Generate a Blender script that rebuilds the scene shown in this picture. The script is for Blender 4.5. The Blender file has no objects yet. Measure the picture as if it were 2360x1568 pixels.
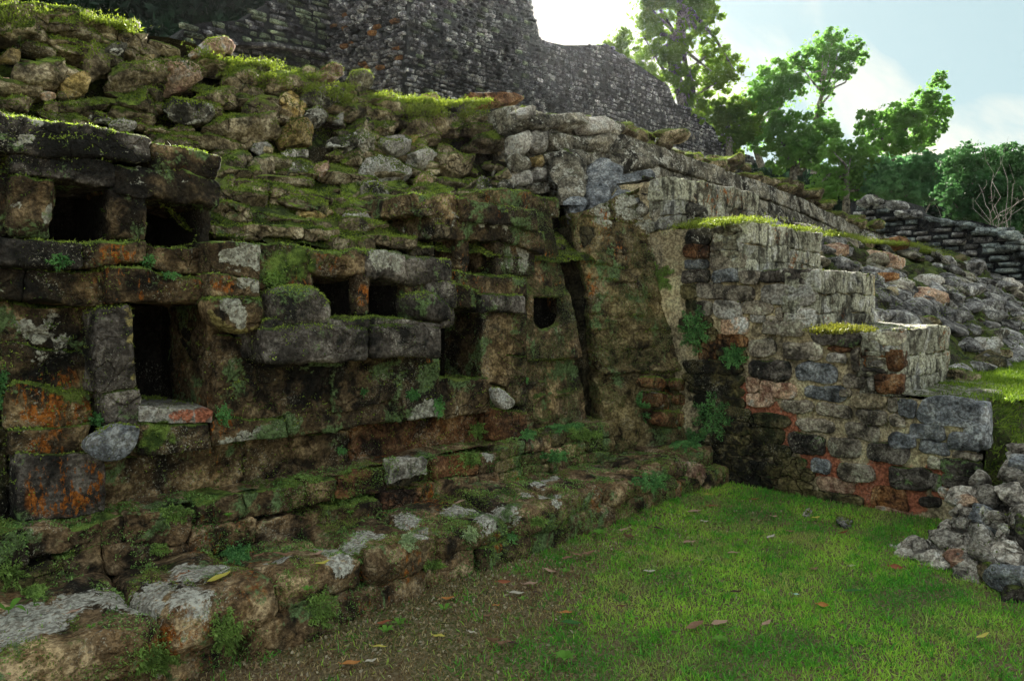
import bpy, math, random
import numpy as np
from mathutils import Vector, Matrix, Euler

random.seed(7)
RNG = np.random.default_rng(11)
scene = bpy.context.scene
COL = scene.collection

# ------------------------------------------------------------------ camera
CAM_H = 1.6
cam_data = bpy.data.cameras.new('camera')
cam_data.sensor_width = 36.0
cam_data.lens = 36.0 * 1720.0 / 2359.0
cam_data.clip_end = 2000.0
cam_data.clip_start = 0.05
cam = bpy.data.objects.new('camera', cam_data)
COL.objects.link(cam)
cam.location = (0, 0, CAM_H)
cam.rotation_euler = (math.radians(90 - 3.13), 0, math.radians(-45.85))
scene.camera = cam
RC = np.array(cam.rotation_euler.to_matrix())
CP = np.array([0, 0, CAM_H])

def ray(px, py):
    return RC @ np.array([(px - 1179.5) / 1720.0, -(py - 784.0) / 1720.0, -1.0])

def P(px, py, X=None, Y=None, Z=None, pl=None, t=None):
    """pixel of the photograph -> point on a plane of the place"""
    d = ray(px, py)
    if t is None:
        if Y is not None: t = Y / d[1]
        elif X is not None: t = X / d[0]
        elif Z is not None: t = (Z - CAM_H) / d[2]
        else:
            p0, n = pl
            t = np.dot(np.array(p0) - CP, n) / np.dot(d, n)
    return CP + d * t

def proj(Q):
    q = (np.asarray(Q) - CP) @ RC
    z = -q[..., 2]
    z = np.where(z < 1e-3, 1e-3, z)
    return 1179.5 + q[..., 0] / z * 1720, 784 - q[..., 1] / z * 1720, -q[..., 2]

# ------------------------------------------------------------------ world, sun, exposure
sd = ray(1320, -6); sd = sd / np.linalg.norm(sd)
sd = np.array([sd[0], sd[1], math.hypot(sd[0], sd[1]) * math.tan(math.radians(27.5))]); sd /= np.linalg.norm(sd)
SUN_EL = math.asin(sd[2]); SUN_AZ = math.atan2(sd[0], sd[1])
world = bpy.data.worlds.new('World'); scene.world = world
world.use_nodes = True
nt = world.node_tree; nt.nodes.clear()
wo = nt.nodes.new('ShaderNodeOutputWorld'); bg = nt.nodes.new('ShaderNodeBackground')
sky = nt.nodes.new('ShaderNodeTexSky'); sky.sky_type = 'NISHITA'; sky.sun_disc = False
sky.sun_elevation = SUN_EL; sky.sun_rotation = SUN_AZ
sky.air_density = 1.0; sky.dust_density = 0.6; sky.ozone_density = 1.5
tc = nt.nodes.new('ShaderNodeTexCoord')
sep = nt.nodes.new('ShaderNodeSeparateXYZ'); nt.links.new(tc.outputs['Generated'], sep.inputs[0])
def wmath(op, a, b=None):
    n = nt.nodes.new('ShaderNodeMath'); n.operation = op
    for i, v in enumerate((a, b)):
        if v is None: continue
        if isinstance(v, (int, float)): n.inputs[i].default_value = v
        else: nt.links.new(v, n.inputs[i])
    return n.outputs[0]
den = wmath('ADD', wmath('MAXIMUM', sep.outputs[2], 0.0), 0.22)
cx = wmath('DIVIDE', sep.outputs[0], den); cy = wmath('DIVIDE', sep.outputs[1], den)
comb = nt.nodes.new('ShaderNodeCombineXYZ'); nt.links.new(cx, comb.inputs[0]); nt.links.new(cy, comb.inputs[1])
mp = nt.nodes.new('ShaderNodeMapping'); nt.links.new(comb.outputs[0], mp.inputs[0])
mp.inputs['Rotation'].default_value = (0, 0, math.radians(20)); mp.inputs['Scale'].default_value = (0.5, 1.5, 1)
cn = nt.nodes.new('ShaderNodeTexNoise'); nt.links.new(mp.outputs[0], cn.inputs[0])
cn.inputs['Scale'].default_value = 1.6; cn.inputs['Detail'].default_value = 7; cn.inputs['Roughness'].default_value = 0.52
cn.inputs['Distortion'].default_value = 0.5
cr = nt.nodes.new('ShaderNodeValToRGB'); nt.links.new(cn.outputs[0], cr.inputs[0])
cr.color_ramp.elements[0].position = 0.42; cr.color_ramp.elements[0].color = (0.33, 0.45, 0.46, 1)
cr.color_ramp.elements[1].position = 0.60; cr.color_ramp.elements[1].color = (0.77, 0.70, 0.55, 1)
wm = nt.nodes.new('ShaderNodeMix'); wm.data_type = 'RGBA'
wm.inputs[0].default_value = 0.97; nt.links.new(sky.outputs[0], wm.inputs[6])
SKY_STRENGTH = 0.13
vm = nt.nodes.new('ShaderNodeVectorMath'); vm.operation = 'SCALE'; nt.links.new(cr.outputs[0], vm.inputs[0]); vm.inputs['Scale'].default_value = 3.0
nt.links.new(vm.outputs[0], wm.inputs[7])
nt.links.new(wm.outputs[2], bg.inputs[0]); bg.inputs[1].default_value = SKY_STRENGTH
nt.links.new(bg.outputs[0], wo.inputs[0])

sun_data = bpy.data.lights.new('sun', 'SUN'); sun_data.energy = 5.0; sun_data.angle = math.radians(0.6)
sun_data.color = (1.0, 0.93, 0.8)
sun = bpy.data.objects.new('sun', sun_data); COL.objects.link(sun)
sun.rotation_euler = Vector(sd).to_track_quat('Z', 'Y').to_euler()
sun.location = (0, 0, 30)
vs = scene.view_settings
vs.view_transform = 'Standard'; vs.look = 'None'; vs.gamma = 1.0; vs.use_curve_mapping = False
vs.exposure = 1.95
scene.cycles.max_bounces = 6; scene.cycles.diffuse_bounces = 3; scene.cycles.transmission_bounces = 4
scene.cycles.transparent_max_bounces = 6
try: scene.cycles.use_denoising = True
except Exception: pass

# ------------------------------------------------------------------ numpy noise
_perm = RNG.permutation(256); _perm = np.concatenate([_perm, _perm, _perm])
_grad = RNG.normal(size=(256, 3)); _grad /= np.linalg.norm(_grad, axis=1)[:, None]
def pnoise(p):
    p = np.asarray(p, float); i = np.floor(p).astype(int); f = p - i; u = f * f * f * (f * (f * 6 - 15) + 10)
    i &= 255
    r = 0
    for dx in (0, 1):
        wx = u[:, 0] if dx else 1 - u[:, 0]
        for dy in (0, 1):
            wy = u[:, 1] if dy else 1 - u[:, 1]
            for dz in (0, 1):
                wz = u[:, 2] if dz else 1 - u[:, 2]
                h = _perm[_perm[_perm[i[:, 0] + dx] + i[:, 1] + dy] + i[:, 2] + dz]
                r = r + wx * wy * wz * ((f - np.array([dx, dy, dz])) * _grad[h]).sum(1)
    return r * 1.5
def fbm(p, s, o=4, rough=0.55):
    a = 1; r = 0; q = np.asarray(p) * s
    for k in range(o):
        r = r + a * pnoise(q + k * 17.3); a *= rough; q = q * 2.03
    return r
def vnoise(p, s, o=4, rough=0.55):
    return np.stack([fbm(p + 31.7 * k, s, o, rough) for k in range(3)], 1)

# ------------------------------------------------------------------ objects
WL = {}
def thing(name, label, cat, loc, group=None, kind=None):
    e = bpy.data.objects.new(name, None); COL.objects.link(e)
    e.location = [float(v) for v in loc]; e.empty_display_size = 0.1
    e['label'] = label
    if kind: e['kind'] = kind
    else: e['category'] = cat
    if group: e['group'] = group
    WL[e.name] = np.array(loc, float)
    return e
def tag(o, label=None, cat=None, group=None, kind=None):
    if label: o['label'] = label
    if cat: o['category'] = cat
    if group: o['group'] = group
    if kind: o['kind'] = kind
    return o
def mesh_np(name, V, F, smooth=True):
    me = bpy.data.meshes.new(name)
    if isinstance(F, np.ndarray):
        n, k = F.shape
        me.vertices.add(len(V)); me.vertices.foreach_set('co', np.ascontiguousarray(V, np.float32).ravel())
        me.loops.add(n * k); me.loops.foreach_set('vertex_index', np.ascontiguousarray(F, np.int32).ravel())
        me.polygons.add(n)
        me.polygons.foreach_set('loop_start', np.arange(0, n * k, k, dtype=np.int32))
        me.update(calc_edges=True)
    else:
        me.from_pydata([tuple(map(float, v)) for v in V], [], [tuple(map(int, f)) for f in F]); me.update()
    me.polygons.foreach_set('use_smooth', [smooth] * len(me.polygons))
    return me
TRIS = {}   # tag -> list of (n,3,3) world triangles, for moss and ferns
def reg(tagname, V, F):
    F = np.asarray(F)
    if F.shape[1] == 4: F = np.concatenate([F[:, [0, 1, 2]], F[:, [0, 2, 3]]])
    TRIS.setdefault(tagname, []).append(np.asarray(V)[F])
PATCH = {k: [] for k in 'WMOPDY'}   # white, moss, orange, pink, dark, yellow
def patch(kind, px, py, rpx, strength=1.0, **kw):
    p = P(px, py, **kw); d = np.linalg.norm(p - CP)
    PATCH[kind].append((p, rpx / 1720.0 * d, strength))
def attrs(me, W):
    n = len(W); vals = {}
    for k, lst in PATCH.items():
        a = np.zeros(n)
        for (c, r, s) in lst:
            if np.any(np.abs(W.mean(0) - c) > 4): pass
            d = np.linalg.norm(W - c, axis=1)
            a = np.maximum(a, np.clip(1.35 - d / r * 0.8, 0, 1) * s)
        vals[k] = a
    if not any(v.max() > 0 for v in vals.values()): return
    for nm, ks in (('pa', 'WMO'), ('pb', 'PDY')):
        at = me.color_attributes.new(nm, 'FLOAT_COLOR', 'POINT')
        buf = np.zeros((n, 4), np.float32); buf[:, 3] = 1
        for i, k in enumerate(ks): buf[:, i] = vals[k]
        at.data.foreach_set('color', buf.ravel())
def mk(name, V, F, mat, parent=None, smooth=True, tris=None, paint=False, label=None):
    V = np.asarray(V, float)
    lo, hi = V.min(0), V.max(0); c = (lo + hi) / 2
    if parent is None: c[2] = lo[2]
    me = mesh_np(name, V - c, F, smooth)
    if mat: me.materials.append(mat)
    if paint: attrs(me, V)
    o = bpy.data.objects.new(name, me); COL.objects.link(o)
    WL[o.name] = c
    if parent is not None:
        o.parent = parent; o.location = [float(v) for v in (c - WL[parent.name])]
    else: o.location = [float(v) for v in c]
    if tris: reg(tris, V, F if isinstance(F, np.ndarray) else np.array(F))
    if label: o['label'] = label
    return o
def place(name, me, M, parent, tris=None):
    """shared mesh with a similarity matrix M (rotation * scale + translation)"""
    o = bpy.data.objects.new(name, me); COL.objects.link(o)
    loc, rot, sc = M.decompose()
    WL[o.name] = np.array(loc)
    if parent is not None:
        o.parent = parent; loc = loc - Vector(WL[parent.name])
    o.location = loc; o.rotation_euler = rot.to_euler(); o.scale = sc
    if tris:
        V = PV[me.name]; F = PF[me.name]
        Mn = np.array(M)
        reg(tris, V @ Mn[:3, :3].T + Mn[:3, 3], F)
    return o

# ------------------------------------------------------------------ materials
class NT:
    def __init__(s, name):
        s.m = bpy.data.materials.new(name); s.m.use_nodes = True; s.t = s.m.node_tree
        s.b = s.t.nodes['Principled BSDF']; s.out = s.t.nodes['Material Output']
        s.geo = s.n('ShaderNodeNewGeometry'); s.oi = s.n('ShaderNodeObjectInfo')
        s.b.inputs['Roughness'].default_value = 0.9
        s.b.inputs['Specular IOR Level'].default_value = 0.25
    def n(s, t): return s.t.nodes.new(t)
    def l(s, a, b): s.t.links.new(a, b)
    def setv(s, inp, v):
        if isinstance(v, (int, float)): inp.default_value = v
        elif isinstance(v, tuple): inp.default_value = v if len(v) == len(inp.default_value) else v + (1,)
        else: s.l(v, inp)
    def math(s, op, a, b=0.0, c=None, clamp=False):
        n = s.n('ShaderNodeMath'); n.operation = op; n.use_clamp = clamp
        s.setv(n.inputs[0], a); s.setv(n.inputs[1], b)
        if c is not None: s.setv(n.inputs[2], c)
        return n.outputs[0]
    def noise(s, scale, detail=4, rough=0.55, dist=0.0, vec=None, out=0):
        n = s.n('ShaderNodeTexNoise'); n.inputs['Scale'].default_value = scale
        n.inputs['Detail'].default_value = detail; n.inputs['Roughness'].default_value = rough
        n.inputs['Distortion'].default_value = dist
        s.l(vec if vec is not None else s.geo.outputs['Position'], n.inputs['Vector'])
        return n.outputs[out]
    def vor(s, scale, vec=None, feature='F1', out='Distance', rnd=1.0):
        n = s.n('ShaderNodeTexVoronoi'); n.feature = feature; n.inputs['Scale'].default_value = scale
        n.inputs['Randomness'].default_value = rnd
        s.l(vec if vec is not None else s.geo.outputs['Position'], n.inputs['Vector'])
        return n.outputs[out]
    def stretch(s, sc):
        m = s.n('ShaderNodeMapping'); s.l(s.geo.outputs['Position'], m.inputs[0]); m.inputs['Scale'].default_value = sc
        return m.outputs[0]
    def mix(s, f, a, b, mode='MIX'):
        n = s.n('ShaderNodeMix'); n.data_type = 'RGBA'; n.blend_type = mode
        s.setv(n.inputs[0], f); s.setv(n.inputs[6], a); s.setv(n.inputs[7], b)
        return n.outputs[2]
    def step(s, v, lo, hi):
        n = s.n('ShaderNodeMapRange'); n.interpolation_type = 'SMOOTHSTEP'; n.clamp = True
        s.setv(n.inputs[0], v); s.setv(n.inputs[1], lo); s.setv(n.inputs[2], hi)
        return n.outputs[0]
    def attr(s, name):
        a = s.n('ShaderNodeAttribute'); a.attribute_name = name
        x = s.n('ShaderNodeSeparateColor'); s.l(a.outputs['Color'], x.inputs[0]); return x.outputs
    def hsv(s, col, v=1.0, sat=1.0, h=0.5):
        n = s.n('ShaderNodeHueSaturation'); s.setv(n.inputs[0], h); s.setv(n.inputs[1], sat); s.setv(n.inputs[2], v)
        s.setv(n.inputs[4], col); return n.outputs[0]

def rock_mat(name, c1, c2, c3, moss=0.5, mossc=((0.025, 0.045, 0.008), (0.10, 0.15, 0.025)), upk=0.45, white=0.0, whitec=(0.62, 0.62, 0.55),
             wscale=5.0, orange=0.0, dark=0.3, darkc=(0.012, 0.012, 0.012), var=0.35, bump=1.0, sc=1.0, paint=False, pink=False, streak=0.0, cell=0.0, crack=1.0, film=0.0):
    g_ = lambda c, k: tuple(min(0.78, v * k) for v in c)
    c1, c2, c3 = g_(c1, 1.35), g_(c2, 2.15), g_(c3, 2.3); mossc = (g_(mossc[0], 1.6), g_(mossc[1], 2.1)); whitec = g_(whitec, 1.15)
    s = NT(name)
    nz = s.n('ShaderNodeSeparateXYZ'); s.l(s.geo.outputs['Normal'], nz.inputs[0]); up = nz.outputs[2]
    nA = s.noise(2.3 * sc, 6, 0.62); nB = s.noise(9 * sc, 6, 0.6, 0.3); nC = s.noise(48 * sc, 4, 0.65); nD = s.noise(150 * sc, 2, 0.6)
    f = s.math('ADD', s.math('MULTIPLY', nA, 0.45), s.math('MULTIPLY', nB, 0.55))
    base = s.mix(s.step(f, 0.40, 0.50), c1, c2); base = s.mix(s.step(f, 0.50, 0.60), base, c3)
    rv = s.oi.outputs['Random']
    base = s.hsv(base, s.math('MULTIPLY_ADD', rv, var * 2, 1 - var), s.math('MULTIPLY_ADD', nA, 0.8, 0.6))
    if cell > 0:
        vc = s.n('ShaderNodeSeparateColor'); s.l(s.vor(cell, out='Color'), vc.inputs[0])
        base = s.mix(1.0, base, s.mix(vc.outputs[0], (0.45, 0.45, 0.47), (1.9, 1.9, 1.85)), 'MULTIPLY')
    if dark > 0:
        nd = s.noise(1.9 * sc, 7, 0.65, 0.6)
        base = s.mix(s.math('MULTIPLY', s.step(nd, 0.62 - dark * 0.28, 0.74 - dark * 0.28), 0.88), base, darkc)
    if streak > 0:
        ns = s.noise(1.0, 5, 0.6, 0.0, vec=s.stretch((16, 16, 2.2)))
        base = s.mix(s.math('MULTIPLY', s.step(ns, 0.5, 0.62), streak), base, darkc)
    pa = s.attr('pa') if paint else None; pb = s.attr('pb') if paint else None
    jag = s.math('ADD', s.math('MULTIPLY', s.noise(13, 6, 0.7, 0.6), 1.5), s.math('MULTIPLY', nC, 0.5))
    def amask(a, hard=0.16):
        return s.step(s.math('ADD', a, s.math('MULTIPLY_ADD', jag, 0.9, -0.9)), 0.45, 0.45 + hard)
    if paint:
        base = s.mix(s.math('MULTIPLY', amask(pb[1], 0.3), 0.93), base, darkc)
        if pink: base = s.mix(amask(pb[0]), base, s.mix(nB, (0.50, 0.15, 0.09), (0.64, 0.27, 0.17)))
        base = s.mix(amask(pb[2]), base, s.mix(nB, (0.30, 0.26, 0.08), (0.50, 0.42, 0.20)))
    if white > 0 or paint:
        wn = s.math('ADD', s.noise(wscale * sc, 8, 0.66, 0.9), s.math('MULTIPLY_ADD', nC, 0.22, -0.11))
        wmk = s.step(wn, 0.74 - white * 0.26, 0.78 - white * 0.26)
        wmk = s.math('MULTIPLY', wmk, s.step(nD, 0.30, 0.5)) if white < 0.4 else wmk
        if white <= 0: wmk = 0.0
        if paint: wmk = s.math('MAXIMUM', wmk, s.math('MULTIPLY', amask(pa[0], 0.08), 1.0))
        wmk = s.math('MULTIPLY', wmk, s.math('MULTIPLY_ADD', s.step(s.noise(34 * sc, 5, 0.7), 0.36, 0.46), 0.85, 0.15))
        wc = s.mix(s.noise(30, 4, 0.6), whitec, tuple(v * 0.62 for v in whitec))
        base = s.mix(wmk, base, wc)
    if orange > 0 or paint:
        on = s.math('ADD', s.noise(1.0, 5, 0.75, 0.4, vec=s.stretch((42, 42, 17))), s.math('MULTIPLY_ADD', s.noise(5.0, 3), 0.5, -0.25))
        om = 0.0
        if orange > 0: om = s.math('MULTIPLY', s.step(on, 0.60 - orange * 0.08, 0.66 - orange * 0.08), s.step(s.noise(1.4, 3), 0.52, 0.6))
        if paint: om = s.math('MAXIMUM', om, s.math('MULTIPLY', s.step(on, 0.50, 0.56), s.step(pa[2], 0.25, 0.6)))
        base = s.mix(om, base, s.mix(nC, (0.30, 0.08, 0.012), (0.58, 0.21, 0.04)))
    # cracks
    wv = s.n('ShaderNodeVectorMath'); wv.operation = 'MULTIPLY_ADD'; s.l(s.noise(6.0 * sc, 3, out=1), wv.inputs[0]); wv.inputs[1].default_value = (0.16, 0.16, 0.16); s.l(s.geo.outputs['Position'], wv.inputs[2])
    ck = s.step(s.vor(6.5 * sc, vec=wv.outputs[0], feature='DISTANCE_TO_EDGE'), 0.0, 0.055)
    ck = s.math('MAXIMUM', ck, s.step(s.noise(2.7 * sc, 4), 0.44, 0.54))
    ck = s.math('SUBTRACT', 1.0, s.math('MULTIPLY', s.math('SUBTRACT', 1.0, ck), crack))
    base = s.mix(ck, s.mix(1.0, base, (0.36, 0.33, 0.30), 'MULTIPLY'), base)
    if film > 0: base = s.mix(s.step(s.math('ADD', s.noise(3.3, 7, 0.68, 0.4), s.math('MULTIPLY_ADD', nC, 0.2, -0.1)), 0.66 - film * 0.2, 0.72 - film * 0.2), base, s.mix(nB, (0.08, 0.15, 0.055), (0.24, 0.34, 0.15)))
    # grit
    base = s.mix(s.math('MULTIPLY_ADD', s.step(nC, 0.42, 0.60), -0.85, 0.85), base, s.mix(1.0, base, (0.34, 0.32, 0.30), 'MULTIPLY'))
    spk = s.step(s.math('ADD', s.noise(95 * sc, 3, 0.7), s.math('MULTIPLY', nB, 0.25)), 0.72, 0.77)
    base = s.mix(s.math('MULTIPLY', spk, s.math('MULTIPLY', s.step(s.noise(3.1, 4), 0.48, 0.62), 0.7)), base, (0.55, 0.53, 0.45))
    # moss
    mn = s.noise(4.2 * sc, 9, 0.68, 0.5)
    mv = s.math('ADD', s.math('MULTIPLY', up, upk), s.math('MULTIPLY_ADD', mn, 1.3, s.math('MULTIPLY_ADD', nC, 0.35, -0.175)))
    thr = 1.25 - moss * 0.75
    mm = s.step(mv, thr, thr + 0.16)
    if paint: mm = s.math('MULTIPLY', s.math('MAXIMUM', mm, amask(pa[1], 0.3)), s.math('SUBTRACT', 1.0, s.math('MULTIPLY', amask(pa[0], 0.2), 0.9)))
    mcol = s.mix(s.step(s.noise(11, 5, 0.65), 0.38, 0.62), mossc[0], mossc[1])
    mcol = s.mix(s.step(s.noise(2.1, 3), 0.5, 0.68), mcol, s.mix(nC, mossc[1], (0.16, 0.16, 0.05)))
    mcol = s.mix(s.math('MULTIPLY_ADD', nD, -1.2, 0.95), mcol, s.mix(1.0, mcol, (0.30, 0.34, 0.30), 'MULTIPLY'))
    base = s.mix(mm, base, mcol)
    s.l(base, s.b.inputs['Base Color'])
    h = s.math('ADD', s.math('MULTIPLY', nB, 0.7), s.math('ADD', s.math('MULTIPLY', nC, 0.34), s.math('MULTIPLY', nD, s.math('MULTIPLY_ADD', mm, 0.16, 0.07))))
    pit = s.math('MULTIPLY', s.step(s.vor(26 * sc), 0.0, 0.22), 0.22)
    h = s.math('ADD', h, pit); h = s.math('MULTIPLY_ADD', ck, 0.45, h); h = s.math('MULTIPLY_ADD', mm, 0.12, h)
    bp = s.n('ShaderNodeBump'); bp.inputs['Strength'].default_value = 0.9; bp.inputs['Distance'].default_value = 0.062 * bump / sc
    s.l(h, bp.inputs['Height']); s.l(bp.outputs[0], s.b.inputs['Normal'])
    return s.m

def plain_mat(name, ca, cb, scale=20, bump=0.0, trans=0.0, rough=0.85, objvar=0.3, attr=None, tc=None):
    s = NT(name)
    c = s.mix(s.noise(scale, 4), ca, cb)
    if attr:
        a = s.n('ShaderNodeAttribute'); a.attribute_name = attr; c = s.mix(1.0, a.outputs['Color'], s.mix(s.noise(scale, 3), (0.7, 0.7, 0.7), (1.25, 1.25, 1.25)), 'MULTIPLY')
    if objvar: c = s.hsv(c, s.math('MULTIPLY_ADD', s.oi.outputs['Random'], objvar * 2, 1 - objvar))
    s.l(c, s.b.inputs['Base Color']); s.b.inputs['Roughness'].default_value = rough
    if bump:
        bp = s.n('ShaderNodeBump'); bp.inputs['Distance'].default_value = bump; s.l(s.noise(scale * 2, 5), bp.inputs['Height']); s.l(bp.outputs[0], s.b.inputs['Normal'])
    if trans:
        tr = s.n('ShaderNodeBsdfTranslucent'); s.l(s.mix(0.35, c, tc or (0.35, 0.5, 0.05)), tr.inputs[0])
        mx = s.n('ShaderNodeMixShader'); mx.inputs[0].default_value = trans
        s.l(s.b.outputs[0], mx.inputs[1]); s.l(tr.outputs[0], mx.inputs[2]); s.l(mx.outputs[0], s.out.inputs[0])
    return s.m

BR1, BR2, BR3 = (0.020, 0.014, 0.009), (0.085, 0.058, 0.032), (0.23, 0.17, 0.10)
M_mask = rock_mat('mossy_brown_limestone', BR1, BR2, BR3, moss=0.50, mossc=((0.03, 0.055, 0.012), (0.13, 0.19, 0.04)), white=0.30, wscale=8, orange=0.3, dark=0.52, paint=True, film=0.52, crack=0.6)
M_dark = rock_mat('blackened_limestone', (0.02, 0.02, 0.02), (0.06, 0.052, 0.048), (0.16, 0.145, 0.135), moss=0.36, mossc=((0.03, 0.045, 0.012), (0.08, 0.11, 0.03)), white=0.34, wscale=8, dark=0.42, paint=True, film=0.36, crack=0.5)
M_deep = rock_mat('painted_shade_recess_stone', (0.008, 0.007, 0.006), (0.012, 0.010, 0.009), (0.02, 0.017, 0.014), moss=0.0, dark=0.2)  # near-black colour carries the shade inside the openings and the crevice
M_ledge = rock_mat('plinth_limestone', (0.025, 0.017, 0.010), (0.125, 0.082, 0.045), (0.29, 0.22, 0.14), moss=0.58, mossc=((0.035, 0.06, 0.014), (0.13, 0.19, 0.04)), whitec=(0.68, 0.67, 0.63), white=0.22, orange=0.35, dark=0.36, paint=True, upk=0.06, crack=0.3, film=0.5)
M_rub = rock_mat('mossy_rubble_stone', (0.05, 0.038, 0.022), (0.15, 0.12, 0.075), (0.34, 0.29, 0.21), moss=0.56, mossc=((0.025, 0.045, 0.008), (0.14, 0.19, 0.03)), film=0.2, white=0.12, dark=0.28, paint=True, var=0.45)
M_rubpink = rock_mat('pink_sandy_stone', (0.26, 0.13, 0.09), (0.42, 0.25, 0.18), (0.55, 0.42, 0.34), moss=0.15, white=0.12, dark=0.1, upk=0.2, crack=0.25)
M_rubochre = rock_mat('ochre_stone', (0.14, 0.10, 0.03), (0.30, 0.22, 0.09), (0.42, 0.28, 0.18), moss=0.3, white=0.06, dark=0.12, upk=0.2)
M_rubpale = rock_mat('pale_lichen_stone', (0.16, 0.15, 0.14), (0.33, 0.31, 0.29), (0.52, 0.49, 0.46), moss=0.18, white=0.2, dark=0.12, upk=0.2, paint=True, pink=True, crack=0.25)
M_flank = rock_mat('weathered_flank_stone', (0.07, 0.06, 0.052), (0.20, 0.175, 0.145), (0.37, 0.33, 0.27), moss=0.20, white=0.18, dark=0.32, paint=True, upk=0.3, var=0.4, crack=0.25)
M_blue = rock_mat('blue_grey_stone', (0.05, 0.055, 0.065), (0.12, 0.13, 0.15), (0.25, 0.26, 0.28), moss=0.12, white=0.15, dark=0.2, paint=True, upk=0.3, crack=0.25)
M_brownst = rock_mat('red_brown_stained_stone', (0.05, 0.022, 0.012), (0.12, 0.055, 0.025), (0.22, 0.13, 0.07), moss=0.28, white=0.08, dark=0.35, paint=True, upk=0.2)
M_greenst = rock_mat('green_filmed_stone', (0.03, 0.035, 0.015), (0.075, 0.065, 0.03), (0.13, 0.11, 0.06), moss=0.60, mossc=((0.02, 0.05, 0.018), (0.06, 0.13, 0.035)), dark=0.3, paint=True, upk=0.1)
M_mortar = rock_mat('yellow_lime_mortar', (0.20, 0.165, 0.11), (0.30, 0.25, 0.165), (0.36, 0.31, 0.21), moss=0.04, white=0.05, dark=0.16, paint=True, pink=True, upk=0.2, bump=0.5, crack=0.25)
M_riser = rock_mat('lichen_streaked_riser', (0.10, 0.09, 0.07), (0.27, 0.27, 0.22), (0.50, 0.50, 0.42), moss=0.18, white=0.42, whitec=(0.50, 0.52, 0.44), dark=0.20, streak=0.75, paint=True, orange=0.25, crack=0.25)
M_terr = rock_mat('lichen_spotted_terrace_stone', (0.04, 0.037, 0.033), (0.12, 0.11, 0.09), (0.27, 0.25, 0.21), crack=0.5, moss=0.24, white=0.74, whitec=(0.66, 0.65, 0.60), dark=0.46, wscale=7, paint=True, streak=0.1)
M_plast = rock_mat('mossy_plaster', (0.035, 0.026, 0.014), (0.13, 0.10, 0.048), (0.26, 0.21, 0.12), crack=0.5, film=0.55, moss=0.5, mossc=((0.035, 0.06, 0.015), (0.10, 0.14, 0.045)), white=0.14, orange=0.25, dark=0.22, paint=True, upk=0.1, bump=0.8)
M_grey = rock_mat('grey_purple_rubble', (0.04, 0.04, 0.045), (0.14, 0.137, 0.145), (0.38, 0.37, 0.38), moss=0.26, mossc=((0.03, 0.05, 0.012), (0.10, 0.15, 0.03)), white=0.22, dark=0.25, upk=0.25, var=0.45)
M_cool = rock_mat('blue_green_ruin_stone', (0.045, 0.055, 0.06), (0.11, 0.13, 0.14), (0.24, 0.27, 0.27), moss=0.2, white=0.14, dark=0.28, upk=0.25)
M_tower = rock_mat('dark_tower_stone', (0.02, 0.022, 0.03), (0.085, 0.085, 0.105), (0.32, 0.32, 0.35), moss=0.14, white=0.22, dark=0.22, sc=0.45, upk=0.2, var=0.5, cell=4.0)
M_towerg = rock_mat('mossed_tower_stone', (0.03, 0.045, 0.035), (0.09, 0.11, 0.08), (0.22, 0.25, 0.19), moss=0.45, white=0.1, dark=0.22, sc=0.45, upk=0.2, var=0.5, cell=4.0)
M_core = rock_mat('dark_mossy_fill', (0.012, 0.011, 0.008), (0.03, 0.027, 0.016), (0.06, 0.05, 0.03), moss=0.52, mossc=((0.014, 0.022, 0.005), (0.06, 0.085, 0.015)), dark=0.25, upk=0.5)
M_tcore = rock_mat('dark_joint_fill', (0.008, 0.009, 0.012), (0.015, 0.017, 0.022), (0.03, 0.032, 0.035), moss=0.08, dark=0.2)

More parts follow.
